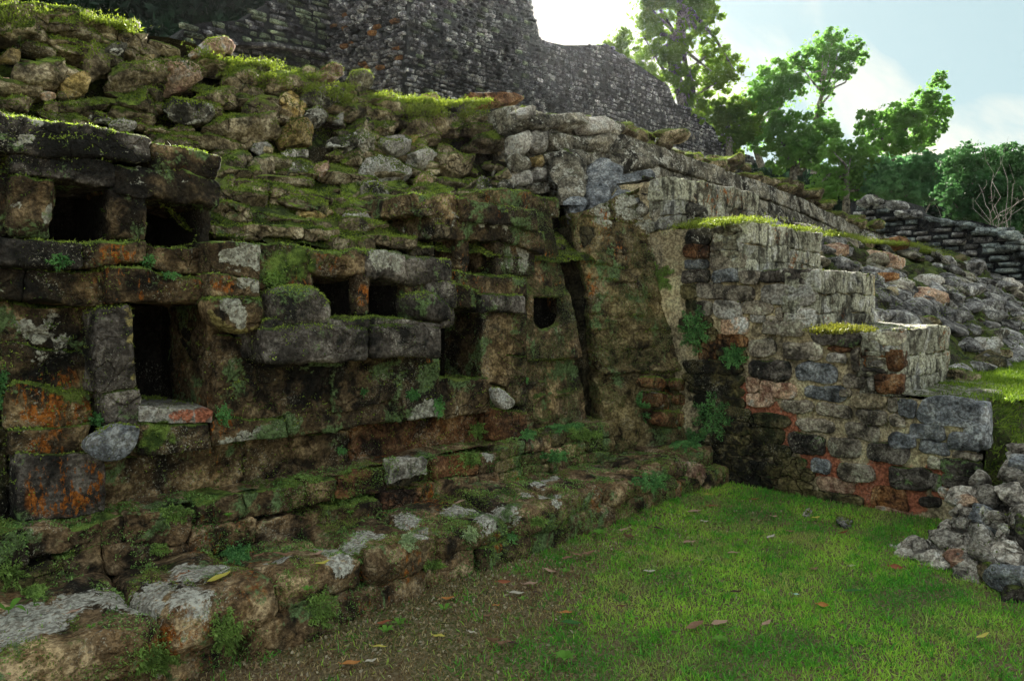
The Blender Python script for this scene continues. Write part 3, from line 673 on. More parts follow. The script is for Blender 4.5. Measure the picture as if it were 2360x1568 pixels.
# right ear: one carved slab with the rounded hole and the sunken relief
def bil(c, u, v):
    tl, tr, br, bl = c
    return (tl[0]*(1-u)*(1-v)+tr[0]*u*(1-v)+br[0]*u*v+bl[0]*(1-u)*v, tl[1]*(1-u)*(1-v)+tr[1]*u*(1-v)+br[1]*u*v+bl[1]*(1-u)*v)
def sst(x, a, b):
    t = np.clip((x - a) / (b - a), 0, 1); return t * t * (3 - 2 * t)
EARC = [(1212, 500), (1276, 478), (1376, 992), (1208, 1010)]
def ear_hole(u, v):
    px, py = bil(EARC, u, v)
    return (np.abs(px - 1262) < 33) & (py > 684) & ((py < 726) | (np.hypot(px - 1262, py - 726) < 33))
def ear_fn(u, v):
    px, py = bil(EARC, u, v)
    Yb = 4.16 - 0.22 * v
    hole = np.minimum(np.minimum(sst(px, 1226, 1231), 1 - sst(px, 1294, 1299)), sst(py, 682, 687))
    rr = np.sqrt((px - 1262) ** 2 + np.maximum(py - 726, 0) ** 2 * 1.0)
    hole = np.minimum(hole, 1 - sst(np.where(py > 726, rr, np.abs(px - 1262)), 32, 36))
    low = sst(py + (px - 1290) * 0.02, 824, 832)
    ring = np.exp(-((np.hypot(px - 1260, (py - 945) * 0.8) - 24) / 5) ** 2)
    ring2 = np.exp(-((np.hypot((px - 1298) * 0.75, (py - 880) * 0.9) - 26) / 5) ** 2) * (py > 880)
    strip = np.exp(-((px - 1316) / 5) ** 2) * (py > 835)
    edge = sst(py, 655, 690)
    up = 0.05 * (1 - edge)
    Y = Yb + up + 0.06 * hole + low * 0.07 - low * (ring * 0.035 + ring2 * 0.03 + strip * 0.02)
    Y = np.where((u <= 0.001) | (u >= 0.999), Y + 0.28, Y)
    W = np.stack([P(a, b, Y=c) for a, b, c in zip(px, py, Yb)])
    d = W - CP
    W = W.copy(); W[:, 1] += (Y - Yb)
    return W + vnoise(W, 4, 4) * 0.014
grid_sheet('carved_ear', ear_fn, 110, 240, M_mask, mask, tris='mask', paint=True, drop=ear_hole)
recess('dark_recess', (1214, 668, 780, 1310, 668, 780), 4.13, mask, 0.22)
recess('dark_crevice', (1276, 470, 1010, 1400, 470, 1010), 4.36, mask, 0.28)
# dark core behind everything so that no gap is see-through
def box_mesh(x0, x1, y0, y1, z0, z1):
    V = [(x, y, z) for z in (z0, z1) for y in (y0, y1) for x in (x0, x1)]
    F = [(0, 1, 5, 4), (1, 3, 7, 5), (3, 2, 6, 7), (2, 0, 4, 6), (4, 5, 7, 6), (0, 2, 3, 1)]
    return np.array(V, float), np.array(F)
V, F = box_mesh(-4, 5.93, 4.66, 5.3, 0.0, 2.02); mk('wall_core', V, F, M_core, mask, smooth=False)
V, F = box_mesh(-4, 4.75, 4.22, 4.66, 0.0, 0.95); mk('wall_core', V, F, M_core, mask, smooth=False)

# ================================================================== BATTERED PLASTER WALL
bat = thing('battered_wall', 'leaning mossy plaster wall between the dark crevice and the stepped flank', 'wall', (5.5, 3.7, 0.0))
BATC = [(1318, 492), (1494, 424), (1612, 1048), (1414, 1052)]
def bat_fn(u, v):
    px, py = bil(BATC, u, v)
    Yb = (4.30 * (1 - v) + 3.82 * v) * (1 - u) + (4.12 * (1 - v) + 3.46 * v) * u
    W = np.stack([P(a, b, Y=c) for a, b, c in zip(px, py, Yb)])
    lowz = sst(py - (1600 - px) * 0.06, 846, 856)
    W[:, 1] += lowz * 0.05 + (fbm(W, 1.6, 4) * 0.05)
    rw = W[:, 2] / 0.145 + fbm(W, 2, 2) * 0.35; ri = np.floor(rw); cxx = W[:, 0] / 0.26 + (ri * 0.37) % 1 + fbm(W, 3, 2) * 0.3
    fz, fx = rw - ri - .5, cxx - np.floor(cxx) - .5
    brick = sst(0.5 - np.abs(fz), 0.0, 0.16) * sst(0.5 - np.abs(fx), 0.0, 0.10)
    hh = np.modf(np.sin(ri * 12.9 + np.floor(cxx) * 78.2) * 437.5)[0]
    W[:, 1] -= (brick * (0.022 + 0.016 * hh)) * sst(fbm(W + 5, 1.5, 3), -0.35, 0.15)
    W[:, 1] -= np.exp(-((py - (1600 - px) * 0.06 - 846) / 9) ** 2) * 0.03
    W[:, 1] += np.where(u <= 0.001, 0.35, 0.0) + np.where(u <= 0.02, 0.03, 0.0); W[:, 0] += np.where(u <= 0.001, 0.22, 0.0)
    return W + vnoise(W, 5, 4) * 0.016
for a in [(1330,520,30,.5),(1400,480,40,.8),(1450,470,40,.8),(1480,520,30,.7),(1380,540,24,.6)]: patch('W', *a, Y=4.1)
grid_sheet('plaster_face', bat_fn, 110, 210, M_plast, bat, tris='mask', paint=True)
for bx in [(1484,868,1530,896),(1486,902,1540,938),(1500,944,1592,985),(1535,872,1590,900),(1545,905,1600,935)]:
    dome('exposed_stone', ell(*bx), bat, M_brownst, Y=3.66, thick=0.06, bulge=0.6, amp=0.008, n=20)
for q in [(1440,862,852,1520,848,868),(1524,846,864,1604,840,856)]: pass
# upper plaster slope over the wall
SLC = [(1262, 362), (1494, 420), (1500, 432), (1306, 500)]
def slope_fn(u, v):
    px, py = bil([(1262, 372), (1500, 424), (1540, 470), (1304, 506)], u, v)
    Yb = 5.05 * (1 - v) + (4.36 * (1 - u) + 4.15 * u) * v
    W = np.stack([P(a, b, Y=c) for a, b, c in zip(px, py, Yb)])
    return W + vnoise(W, 3, 4) * 0.035 + vnoise(W, 11, 3) * 0.010
for i, bx in enumerate([(1272,364,1362,420),(1350,380,1432,436),(1420,402,1504,452),(1284,412,1346,470),(1336,428,1404,492),(1396,438,1470,496),(1462,446,1530,500),(1296,462,1350,508)]):
    stone_on('slope_stone', bx, bat, [M_terr, M_blue, M_blue][i % 3], dict(pl=((5.9, 4.6, 2.78), np.array([-0.35, -0.6, 0.75]))), (-0.35, -0.6, 0.75), thick=0.5, seed=930 + i, boxy=0.95, proud=0.5, tris=None)
grid_sheet('plaster_slope', slope_fn, 70, 40, M_terr, bat, tris=None, paint=True)
V, F = box_mesh(5.25, 5.90, 4.20, 5.0, 0.0, 2.25); mk('wall_core', V, F, M_core, bat, smooth=False)

# ================================================================== COURSE AND PLINTH IN FRONT OF THE MASK
course = thing('stone_course', 'low two-row course of mossy brown blocks at the foot of the carved face', 'wall', (3.2, 3.9, 0.28))
def rows(parent, name, y_top, y_bot, Yp, xs, mats, nrow, depth=0.4, r=0.035, amp=0.02, jit=0.02, res=0.035, tris='ledge', skip=None, gap=3):
    for k in range(nrow):
        x = xs[0] + random.uniform(-60, 0) * (k % 2)
        while x < xs[1]:
            w = random.uniform(*xs[2]) * (1.0 - 0.45 * (x - xs[0]) / (xs[1] - xs[0]))
            x1 = x + w
            f0, f1 = k / nrow, (k + 1) / nrow
            def yy(xx, f): return np.interp(xx, y_top[0], y_top[1]) * (1 - f) + np.interp(xx, y_bot[0], y_bot[1]) * f
            q = (x + gap / 2, yy(x, f0) + gap / 2, yy(x, f1) - gap / 2, x1 - gap / 2, yy(x1, f0) + gap / 2, yy(x1, f1) - gap / 2)
            if not (skip and skip(x, x1, k)):
                fblock(name, q, Yp + random.uniform(-jit, jit), parent, random.choice(mats), depth=depth, r=r, amp=amp, res=res, tris=tris)
            x = x1
for a in [(925,1085,32,1)]: pass
for k, q in enumerate([(-80,1240,1350,60,1215,1320),(62,1218,1290,170,1205,1275),(172,1210,1280,300,1190,1262),(302,1185,1262,436,1165,1245),(-80,1352,1430,130,1300,1382),(132,1292,1372,246,1262,1348),(248,1266,1344,442,1246,1298),
           (452,1150,1214,560,1142,1205),(562,1142,1205,700,1118,1170),(440,1215,1292,592,1200,1262),(594,1210,1262,745,1172,1230),(702,1112,1165,778,1096,1152),(748,1168,1226,882,1150,1205),
           (780,1098,1148,890,1085,1140),(992,1068,1118,1100,1050,1092),(880,1138,1192,968,1128,1180),(970,1124,1180,1105,1095,1140),(1102,1048,1094,1150,1038,1080),(1108,1092,1140,1152,1082,1126)]):
    mt = [M_mask, M_ledge, M_mask, M_ledge, M_greenst, M_mask, M_ledge, M_mask, M_mask, M_ledge, M_ledge, M_mask, M_mask, M_brownst, M_brownst, M_brownst, M_ledge, M_ledge, M_ledge][k]
    fblock('stone', q, 3.74 + (0.03 if k % 3 else 0), course, mt, depth=0.4, r=0.03, amp=0.022, res=0.03, tris='ledge')
rows(course, 'stone', ([1150, 1240, 1410], [1028, 1006, 972]), ([1150, 1240, 1420], [1122, 1098, 1062]), 3.74, (1152, 1400, (52, 84)), [M_ledge, M_greenst, M_plast], 3, r=0.035, amp=0.018, res=0.025)
fblock('stone', (896, 1066, 1120, 986, 1062, 1100), 3.705, course, M_rubpale, depth=0.06, r=0.02, amp=0.02, res=0.02, tris='ledge', label='pale pinkish-white block standing out of the brown course')
V, F = box_mesh(-4, 5.9, 3.9, 4.3, 0.0, 0.46); mk('fill', V, F, M_core, course, smooth=False)
def ctop(u, v):
    x = -1.6 + u * 6.9; y = 3.84 + v * 0.4
    W = np.stack([x, y, 0.555 + x * 0 + v * 0.03 - np.clip(x - 3.6, 0, 1.7) * 0.02], 1)
    return W + vnoise(W, 4, 4) * 0.02
grid_sheet('mossy_top', ctop, 220, 14, M_ledge, course, tris='ledge', paint=True)

plinth = thing('stone_plinth', 'low mossy plinth of big rounded blocks with bare white streaks, edging the lawn', 'wall', (3.5, 3.4, 0.0))
def ledge_block(x0, x1, y0, y1, z0, z1, mat, r=0.07, amp=0.03):
    C = [(x, y, z) for z in (z0, z1) for y in (y0, y1) for x in (x0, x1)]
    V, F = hexa_mesh(C, r * 0.85, amp * 0.8, 0.035, 1.9)
    return mk('block', V, F, mat, plinth, tris='ledge', paint=True)
lx = [-1.2, -0.35, 0.42, 1.14, 1.62, 2.16, 2.62, 3.22, 3.72, 4.22, 4.86, 5.42, 5.92]
for i in range(len(lx) - 1):
    top = [0.33, 0.335, 0.33, 0.33, 0.30, 0.31, 0.30, 0.315, 0.30, 0.28, 0.29, 0.31][i]
    yf = [3.0, 3.02, 3.04, 3.06, 3.12, 3.08, 3.12, 3.10, 3.16, 3.12, 3.2, 3.24][i]
    ledge_block(lx[i] + 0.002, lx[i + 1] - 0.002, yf, 3.86, 0.12, top, M_ledge, r=0.085, amp=0.05)
x = -1.2
while x < 5.85:
    w = random.uniform(0.28, 0.6); yf = 3.09 + random.uniform(-0.03, 0.05)
    ledge_block(x, x + w - 0.012, yf + (0.04 if x > 2 else 0), 3.6, -0.08, 0.15 + random.uniform(-0.02, 0.02), M_ledge if random.random() < 0.7 else M_mask, r=0.05, amp=0.025)
    x += w
for bx, m in [((1585,1060,1625,1115), M_rubpink), ((1440,1130,1500,1180), M_ledge), ((1500,1085,1560,1140), M_greenst), ((1560,1110,1600,1150), M_greenst)]:
    stone_on('block', bx, plinth, m, dict(Y=3.2), (0, -1, 0.2), seed=bx[0], tris='ledge', thick=1.0)

def wblock(name, parent, x0, x1, y0, y1, z0, z1, mat, r=0.03, amp=0.022):
    V, F = hexa_mesh([(x, y, z) for z in (z0, z1) for y in (y0, y1) for x in (x0, x1)], r, amp, 0.06, 2.6)
    return mk(name, V, F, mat, parent, tris=None, paint=False)
for z0, z1 in [(0.55, 0.82), (0.825, 1.12), (1.125, 1.38), (1.385, 1.70), (1.705, 1.98), (1.985, 2.26), (2.265, 2.46)]:   # the wall goes on past the frame at the left
    x = -1.6 + random.uniform(0, .3)
    while x < 0.62:
        x1 = min(x + random.uniform(0.35, 0.7), 0.66); wblock('stone', mask, x, x1 - .006, 4.02 + random.uniform(-.03, .03), 4.5, z0, z1, M_mask if random.random() < .7 else M_dark); x = x1
for z0, z1 in [(0.28, 0.43), (0.435, 0.575)]:
    x = -1.6
    while x < 0.48:
        x1 = min(x + random.uniform(0.3, 0.55), 0.50); wblock('stone', course, x, x1 - .006, 3.76, 4.2, z0, z1, M_ledge); x = x1

# ================================================================== RUBBLE WALL ABOVE THE MASK (upper terrace) AND ITS MOSSY SHELF
RW0 = np.array([0, 5.35, 2.70]); RWN = np.cross([1, 0, 0], [0, 0.40, 0.80]); RWN = RWN / np.linalg.norm(RWN)
if RWN[1] > 0: RWN = -RWN
SHN = np.array([0, -0.55, 0.90]); SHN /= np.linalg.norm(SHN)
SH0 = np.array([0, 4.30, 2.06])
PL_R = (RW0, RWN); PL_S = (SH0, SHN)
def pick(px, py):
    p = P(px, py, pl=PL_R)
    return (dict(pl=PL_R), RWN) if p[2] > 2.68 else (dict(pl=PL_S), SHN)
rub = thing('rubble_wall', 'tall mossy wall of loose tumbled rubble stones above the carved face', 'wall', (3.0, 5.4, 2.6))
def shelf_fn(u, v):
    x = -1.6 + u * 7.6
    y = np.where(v < 0.5, 4.10 + v / 0.5 * 1.25, 5.35 + (v - 0.5) / 0.5 * 0.48)
    z = np.where(v < 0.5, 2.00 + v / 0.5 * 0.68, 2.68 + (v - 0.5) / 0.5 * 0.84)
    left = 0.30 * (1 - sst(x, 1.35, 1.75)) * (1 - sst(y, 4.5, 5.2))
    y = y + (v > 0.5) * np.clip((x - 4.8) * 0.02, 0, 1)
    W = np.stack([x, y + 0.09 * (v > 0.45), z + left - 0.05], 1)
    return W + vnoise(W, 2.2, 4) * 0.05 + vnoise(W, 9, 3) * 0.018
grid_sheet('mossy_earth', shelf_fn, 240, 60, M_core, rub, tris='shelf', paint=False)
TR = []
TR += [(x0/3, y0/3, x1/3, y1/3, m, t) for (x0, y0, x1, y1, m, t) in [
 (90,60,320,230,'r',12),(300,70,620,170,'r',8),(330,130,560,260,'r',15),(690,140,950,225,'b',10),(830,230,1000,340,'r',20),(700,310,860,440,'b',25),
 (590,290,740,580,'r',15),(970,390,1060,460,'o',0),(1100,450,1360,640,'k',12),(770,460,1100,670,'r',15),(1340,280,1600,430,'k',8),(820,640,1070,830,'r',25),
 (1150,680,1430,900,'b',0),(110,420,420,640,'r',10),(410,500,610,690,'o',5),(0,360,130,470,'o',10),(1370,620,1660,760,'r',12),(1450,780,1880,1000,'r',8),
 (1680,680,1920,840,'r',15),(1910,670,2100,830,'o',0),(1550,490,1800,670,'r',12),(1690,420,1850,510,'b',10),(1830,520,2080,670,'r',20),(2160,460,2350,600,'k',8),
 (2080,630,2350,770,'b',5),(2110,750,2260,880,'b',5),(1940,830,2150,1040,'o',0),(1950,1030,2110,1115,'p',5),(1740,990,1870,1080,'p',20),(0,90,320,330,'r',20),
 (280,640,380,690,'k',12),(0,670,210,790,'r',15),(440,700,720,800,'r',12),(760,830,930,920,'p',15),(1010,880,1180,930,'r',5),(1180,880,1330,930,'r',5),(0,540,60,600,'k',5),
 (1510,1070,1700,1180,'r',12),(1700,1120,1900,1210,'r',8),(1980,1150,2170,1220,'b',5),(2150,1140,2290,1230,'k',0),(1500,1220,1640,1340,'r',20),(1640,1280,1860,1400,'r',10),(1860,1300,2100,1400,'r',5),(2060,1430,2300,1500,'o',5),(0,0,120,70,'r',10),(620,800,760,860,'b',10)]]
TR += [(491.5+x0/4, y0/4, 491.5+x1/4, y1/4, m, t) for (x0, y0, x1, y1, m, t) in [
 (490,700,820,880,'r',12),(1260,670,1430,840,'b',15),(1910,880,2040,1010,'k',0),(2120,930,2340,1060,'b',0),(1200,980,1480,1120,'r',12),(1490,960,1740,1130,'r',10),
 (1750,980,1980,1100,'r',12),(1100,1060,1200,1160,'p',0),(1250,1110,1440,1290,'r',15),(1500,1130,1670,1250,'r',12),(1750,1120,2000,1300,'r',8),(2000,1060,2260,1260,'r',15),
 (1080,1240,1450,1420,'b',20),(1540,1260,1760,1460,'p',15),(1760,1260,1870,1350,'o',10),(1800,1370,2030,1560,'p',18),(1110,1360,1210,1430,'r',5),(2040,1430,2330,1568,'r',12),
 (1330,890,1530,980,'r',10),(820,640,930,760,'r',0),(1040,1400,1200,1490,'r',5),(1560,1470,1700,1540,'r',5)]]
TR += [(786.3+x0/3, y0/3, 786.3+x1/3, y1/3, m, t) for (x0, y0, x1, y1, m, t) in [
 (860,780,1060,860,'r',5),(1070,760,1140,850,'b',0),(1160,730,1250,900,'r',0),(560,800,720,880,'r',10),(0,920,200,1080,'b',15),(880,650,1220,760,'n',-5),(820,870,1050,960,'r',5),
 (640,1070,870,1240,'r',15),(910,930,1180,1060,'r',5),(930,1230,1020,1290,'b',0),(1060,1160,1190,1230,'p',0),(820,1230,910,1330,'r',0),(510,1220,640,1310,'k',10),
 (0,1050,120,1200,'r',10),(120,1100,440,1300,'p',15),(440,1290,640,1360,'r',8),(510,1340,800,1470,'r',5),(900,1290,1060,1350,'b',5),(1040,1230,1170,1290,'r',0),(0,1260,120,1370,'r',5),(120,1290,320,1390,'b',8),(330,1380,500,1440,'r',5),(200,1430,420,1490,'r',5),
 (440,1470,620,1540,'r',5),(0,1410,180,1470,'r',0),(0,1480,200,1560,'p',0)]]
MM = dict(r=M_rub, k=M_rubpink, o=M_rubochre, p=M_rubpale, b=M_terr, n=M_brownst)
for i, (x0, y0, x1, y1, m, t) in enumerate(TR):
    pl, N = pick((x0 + x1) / 2, (y0 + y1) / 2)
    stone_on('stone', (x0, y0, x1, y1), rub, MM[m], pl, N, thick=0.85 if N is RWN else 0.55, seed=100 + i, tilt=random.uniform(-8, 8), proud=0.55 if N is RWN else 0.45)
PR = [proto('rubble_stone_%s' % w, 900 + i, M_rub, 0.4 + 0.05 * i, 6, _I2) for i, w in enumerate(['a', 'b', 'c', 'd', 'e', 'f'])]
def TRS(loc, rot, sc): return Matrix.LocRotScale(Vector(loc), Euler(rot), Vector(sc))
for i in range(210):   # packing stones between the large ones
    x = random.uniform(-0.5, 5.9); f = random.random()
    loc = (x, 5.38 + 0.40 * f + 0.02, 2.72 + 0.80 * f)
    w = random.uniform(0.10, 0.22)
    place('stone', random.choice(PR), TRS(loc, (random.uniform(-.3, .3), random.uniform(-.1, .25), random.uniform(-.3, .3)), (w * 1.7, w, w * random.uniform(.5, .75))), rub, 'rub')
shelf = []
for k in range(6):     # flat slabs stepping down the shelf, long side along the wall
    f = k / 5; y = 4.42 + 0.95 * f; z = 2.09 + 0.56 * f; x = -0.4 + random.uniform(0, .3)
    while x < 5.0:
        w = random.uniform(0.18, 0.48)
        if not (x < 1.75 and k < 2):
            zz = z + (0.30 * (1 - min(1, max(0, (x - 1.35) / .4))) * (1 - f) if x < 1.75 else 0)
            place('slab', random.choice(PR), TRS((x + w / 2, y + random.uniform(-.04, .04), zz + random.uniform(-.03, .03)), (random.uniform(-.15, .1), random.uniform(-.08, .08), random.uniform(-.12, .12)), (w * 1.15, 0.26, random.uniform(.09, .16))), rub, 'shelf')
        x += w * random.uniform(1.0, 1.5)
# row of squared blocks right behind the nose
for bx in [(610,520,700,548),(702,522,786,552),(786,541,873,572),(866,536,902,560),(904,540,963,568),(955,564,1003,590),(490,512,560,548),(560,516,612,550),(1000,520,1040,548)]:
    x0, y0, x1, y1 = bx
    fblock('block', (x0, y0, y1, x1, y0 + 4, y1 + 3), 4.12 if x0 < 780 else 4.0, rub, M_rub, depth=0.4, r=0.03, amp=0.016, tris='shelf')

# ================================================================== TERRACE WALL (right), pillar of stacked stones
terr = thing('terrace_wall', 'long lichen-spotted terrace wall of squared blocks with loose dark stones on top, running right behind the steps', 'wall', (9.0, 5.4, 2.2))
def ztop(x): return np.interp(x, [5.2, 7.8, 12.0, 15.4, 17.5], [3.55, 3.55, 3.33, 2.95, 2.9])
V, F = box_mesh(5.35, 17.0, 5.42, 5.9, 1.0, 3.0); mk('wall_core', V, F, M_core, terr, smooth=False)
for k in range(5):
    x = 5.35 + random.uniform(0, 0.2)
    while x < 16.9:
        w = random.uniform(0.30, 0.62) * (1 + max(0, x - 9) * 0.03); x1 = min(x + w, 17.0)
        t0, t1 = ztop(x), ztop(x1); h = 0.27; j = random.uniform(-.02, .02)
        C = [(x + .006, 5.24 + j, t0 - h * (k + 1) + .006), (x1 - .006, 5.24 + j, t1 - h * (k + 1) + .006), (x + .006, 5.7, t0 - h * (k + 1)), (x1 - .006, 5.7, t1 - h * (k + 1)),
             (x + .006, 5.27 + j, t0 - h * k - .006), (x1 - .006, 5.27 + j, t1 - h * k - .006), (x + .006, 5.7, t0 - h * k), (x1 - .006, 5.7, t1 - h * k)]
        C = [(a, b + k * -0.0 + (t0 - c) * -0.08, c) for a, b, c in C]
        V, F = hexa_mesh(C, 0.025, 0.016, 0.06 if x < 9 else 0.12, 3.0)
        mk('block', V, F, M_terr, terr, tris='terr' if x < 9 else None)
        x = x1
for i in range(120):
    x = 6.6 + (i / 120) ** 1.1 * 10.0; k = random.choice([0, 0, 1])
    w = random.uniform(0.12, 0.34) * (1 + (x - 6.6) * 0.02)
    loc = (x, 5.42 + random.uniform(-.06, .35), ztop(x) + 0.05 + k * 0.13 + random.uniform(-.02, .05))
    place('loose_stone', random.choice(PR), TRS(loc, (random.uniform(-.3, .3), random.uniform(-.3, .3), random.uniform(-.8, .8)), (w * 1.5, w * 1.1, w * .5)), terr, 'rub')
def ttop(u, v):
    x = -3 + u * 20.5; y = 5.75 + v * 9
    z0 = np.where(x < 5.6, 3.50, ztop(x) + 0.02)
    W = np.stack([x, y, z0 + v * 0.1 - v * v * 0.4], 1); return W + vnoise(W, 1.5, 4) * 0.05
grid_sheet('terrace_top', ttop, 160, 30, M_core, terr, tris='terr')
pil = thing('stone_pillar', 'rough upright stack of pale stones at the corner where the rubble meets the lichen-spotted wall', 'pillar', (5.5, 5.2, 2.6))
for i, (bx, m) in enumerate([((1184,244,1236,276),'p'),((1200,262,1290,300),'b'),((1286,258,1350,300),'b'),((1340,262,1400,312),'p'),((1392,280,1436,316),'b'),((1182,300,1222,356),'p'),((1222,296,1262,352),'p'),((1256,296,1330,350),'b'),((1326,300,1410,352),'b'),
        ((1175,352,1218,398),'b'),((1218,354,1258,384),'o'),((1222,384,1258,420),'p'),((1176,396,1222,430),'p'),((1150,412,1190,440),'b'),((1250,350,1300,372),'b'),((1300,346,1380,384),'b'),((1376,350,1450,402),'b'),((1440,320,1500,400),'b'),((1222,418,1262,448),'b'),((1150,385,1180,412),'r')]):
    stone_on('stone', bx, pil, MM[m] if m != 'b' else M_terr, dict(Y=5.08), (-0.25, -1, 0.25), thick=0.9, seed=400 + i, proud=0.35, tris='terr', boxy=0.8)

# ================================================================== STEPPED FLANK OF THE STAIRWAY
XF = 5.95
flank = thing('stepped_flank_wall', 'stepped side wall of the stairway, grey and tan stones set in yellow lime mortar', 'wall', (XF + 0.6, 2.6, 0.0))
STEPS = [(1.25, 0.885), (1.77, 1.376), (2.37, 1.83), (3.01, 2.25), (3.70, 2.72)]   # front Y, tread Z
XR = [9.5, 7.22, 7.22, 7.56, 7.6]
# mortar bed behind the stones
for i, (y, z) in enumerate(STEPS):
    zb = -0.1 if i == 0 else STEPS[i - 1][1] - 0.02
    y1 = 5.0
    def side(u, v, y=y, z=z, zb=zb, y1=y1):
        W = np.stack([XF + 0.035 + 0 * u, y1 + (y + 0.02 - y1) * u, zb + (z - 0.012 - zb) * v], 1); return W + vnoise(W, 7, 3) * 0.010
    if i == 0:
        for a in [(1815,985,18),(1820,1010,16),(1812,965,14),(1870,1050,16),(1890,1060,18),(1915,1085,20),(1870,1075,14),(1935,1100,16),(2030,1075,18),(2050,1090,20),(2070,1110,22),(2035,1110,18),(2100,1130,16),(2105,1155,16),(2010,1130,20),(2000,1155,18),(2040,1160,16),(2155,1085,12),(2155,1110,12),(2165,1130,12),(1745,945,18),(1775,945,14),(1722,930,10),(1720,900,12),(1990,1145,18),(2030,1175,16)]:
            patch('P', a[0], a[1], a[2] * 1.5, 1.1, X=XF + 0.02)
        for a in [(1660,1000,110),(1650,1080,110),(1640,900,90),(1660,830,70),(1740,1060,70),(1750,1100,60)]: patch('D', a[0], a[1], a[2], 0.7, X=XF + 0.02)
    grid_sheet('mortar', side, 150, 40 if i == 0 else 18, M_mortar, flank, paint=True, tris='flank')
    def tread(u, v, y=y, z=z, i=i):
        x1 = min(XR[i], 7.5); ye = (STEPS[i + 1][0] + 0.1) if i < 4 else 5.3
        W = np.stack([XF + 0.02 + (x1 - XF) * u, y + 0.02 + (ye - y) * v, z - 0.006 + 0 * u + v * 0.03], 1); return W + vnoise(W, 5, 3) * 0.012
    grid_sheet('tread', tread, 40, 16, M_riser, flank, tris='tread')
    if i > 0:
        def riser(u, v, y=y, z=z, i=i, zb=zb):
            W = np.stack([XF + 0.04 + (XR[i] - XF) * u, y + 0.03 + 0 * u, zb + (z - 0.01 - zb) * v], 1); return W + vnoise(W, 7, 3) * 0.010
        grid_sheet('mortar', riser, 40, 16, M_mortar, flank, tris=None)
V, F = box_mesh(XF + 0.08, 7.4, 3.75, 5.35, 0.0, 2.66); mk('stair_core', V, F, M_core, flank, smooth=False)
ST = [  # traced stones, crop of the photograph at three pixels per unit
 (20,130,190,210,'n'),(20,225,165,290,'b'),(210,60,290,160,'f'),(295,60,390,150,'f'),(395,80,425,160,'p'),(210,165,430,290,'f'),(30,20,190,120,'t'),(200,0,420,55,'t'),
 (5,300,190,380,'d'),(225,300,380,385,'u'),(388,300,545,400,'f'),(552,292,700,380,'d'),(705,292,905,385,'d'),(100,392,280,495,'f'),(285,415,500,505,'f'),(545,392,945,545,'p'),
 (95,520,200,610,'f'),(230,510,405,625,'p'),(412,512,640,608,'f'),(695,552,930,640,'p'),(645,552,690,640,'f'),(280,630,450,740,'k'),(470,600,580,660,'p'),(545,645,860,755,'f'),(585,612,690,642,'f'),
 (455,770,645,892,'f'),(690,795,985,920,'f'),(905,700,1235,815,'d'),(1265,715,1545,820,'f'),(1000,825,1180,865,'n'),(470,925,735,1052,'d'),(780,935,1080,1072,'u'),(1000,872,1140,940,'p'),
 (1172,830,1225,1005,'f'),(1235,850,1430,905,'n'),(1300,920,1400,965,'p'),(1240,970,1420,1000,'d'),(1420,835,1545,1000,'n'),(1105,1015,1258,1110,'f'),(1275,1030,1325,1125,'p'),(1330,1005,1545,1150,'n'),
 (445,1042,540,1145,'k'),(540,1062,790,1180,'k'),(835,1090,1145,1197,'u'),(1172,1142,1412,1250,'y'),(440,1152,640,1240,'k'),(690,1192,905,1282,'f'),(915,1215,1182,1312,'f'),(1412,1172,1500,1290,'f'),
 (1500,1185,1620,1320,'u'),(1622,1175,2082,1372,'u'),(775,1325,1068,1412,'f'),(1210,1265,1412,1365,'f'),(1420,1300,1545,1382,'f'),(1560,1350,1822,1472,'u'),(1826,1418,2062,1545,'u'),
 (490,1290,738,1382,'g'),(470,1388,702,1492,'g'),(755,1432,978,1562,'d'),(1115,1352,1366,1472,'f'),(1425,1420,1622,1522,'u'),(1630,1475,1862,1572,'u'),(1015,1452,1238,1600,'f'),(1280,1490,1545,1612,'d'),
 (130,1240,462,1322,'g'),(170,1330,462,1420,'g'),(90,1160,420,1235,'g'),(200,745,440,830,'n'),(250,840,440,920,'g'),(60,700,240,790,'g'),(120,800,240,930,'n'),(30,930,420,1010,'g'),(30,1015,420,1090,'g'),(60,1090,420,1155,'g'),
 (0,620,210,700,'g'),(20,500,90,610,'g'),(0,400,95,500,'g'),(60,1425,460,1490,'g'),(70,1495,480,1560,'g'),(485,1500,740,1575,'g'),(1085,1115,1165,1160,'f'),(1860,1550,2062,1600,'f')]
ST += [(x0, y0 + 1566, x1, y1 + 1566, m) for (x0, y0, x1, y1, m) in [
 (900,42,1025,135,'b'),(1080,62,1330,190,'f'),(1440,100,1740,240,'d'),(915,165,1200,265,'k'),(990,270,1240,352,'g'),(1300,215,1570,388,'n'),(1340,370,1570,425,'k'),(1780,230,1930,305,'k'),(1700,20,1800,112,'f'),(1805,40,2060,140,'d'),
 (250,40,600,120,'g'),(600,90,900,170,'g'),(640,20,860,85,'g'),(250,125,520,200,'g'),(440,200,660,270,'g'),(530,175,900,235,'g'),(670,240,980,322,'g'),(1800,145,2050,225,'d'),(1650,300,1790,360,'d'),(1210,385,1335,425,'g'),(250,205,430,260,'g'),(20,-20,240,60,'g'),(100,70,245,140,'g'),(1740,150,1790,260,'d')]]
SM = dict(n=M_brownst, b=M_blue, u=M_blue, f=M_flank, p=M_rubpale, t=M_terr, d=M_dark, k=M_rubpink, y=M_mortar, g=M_greenst)
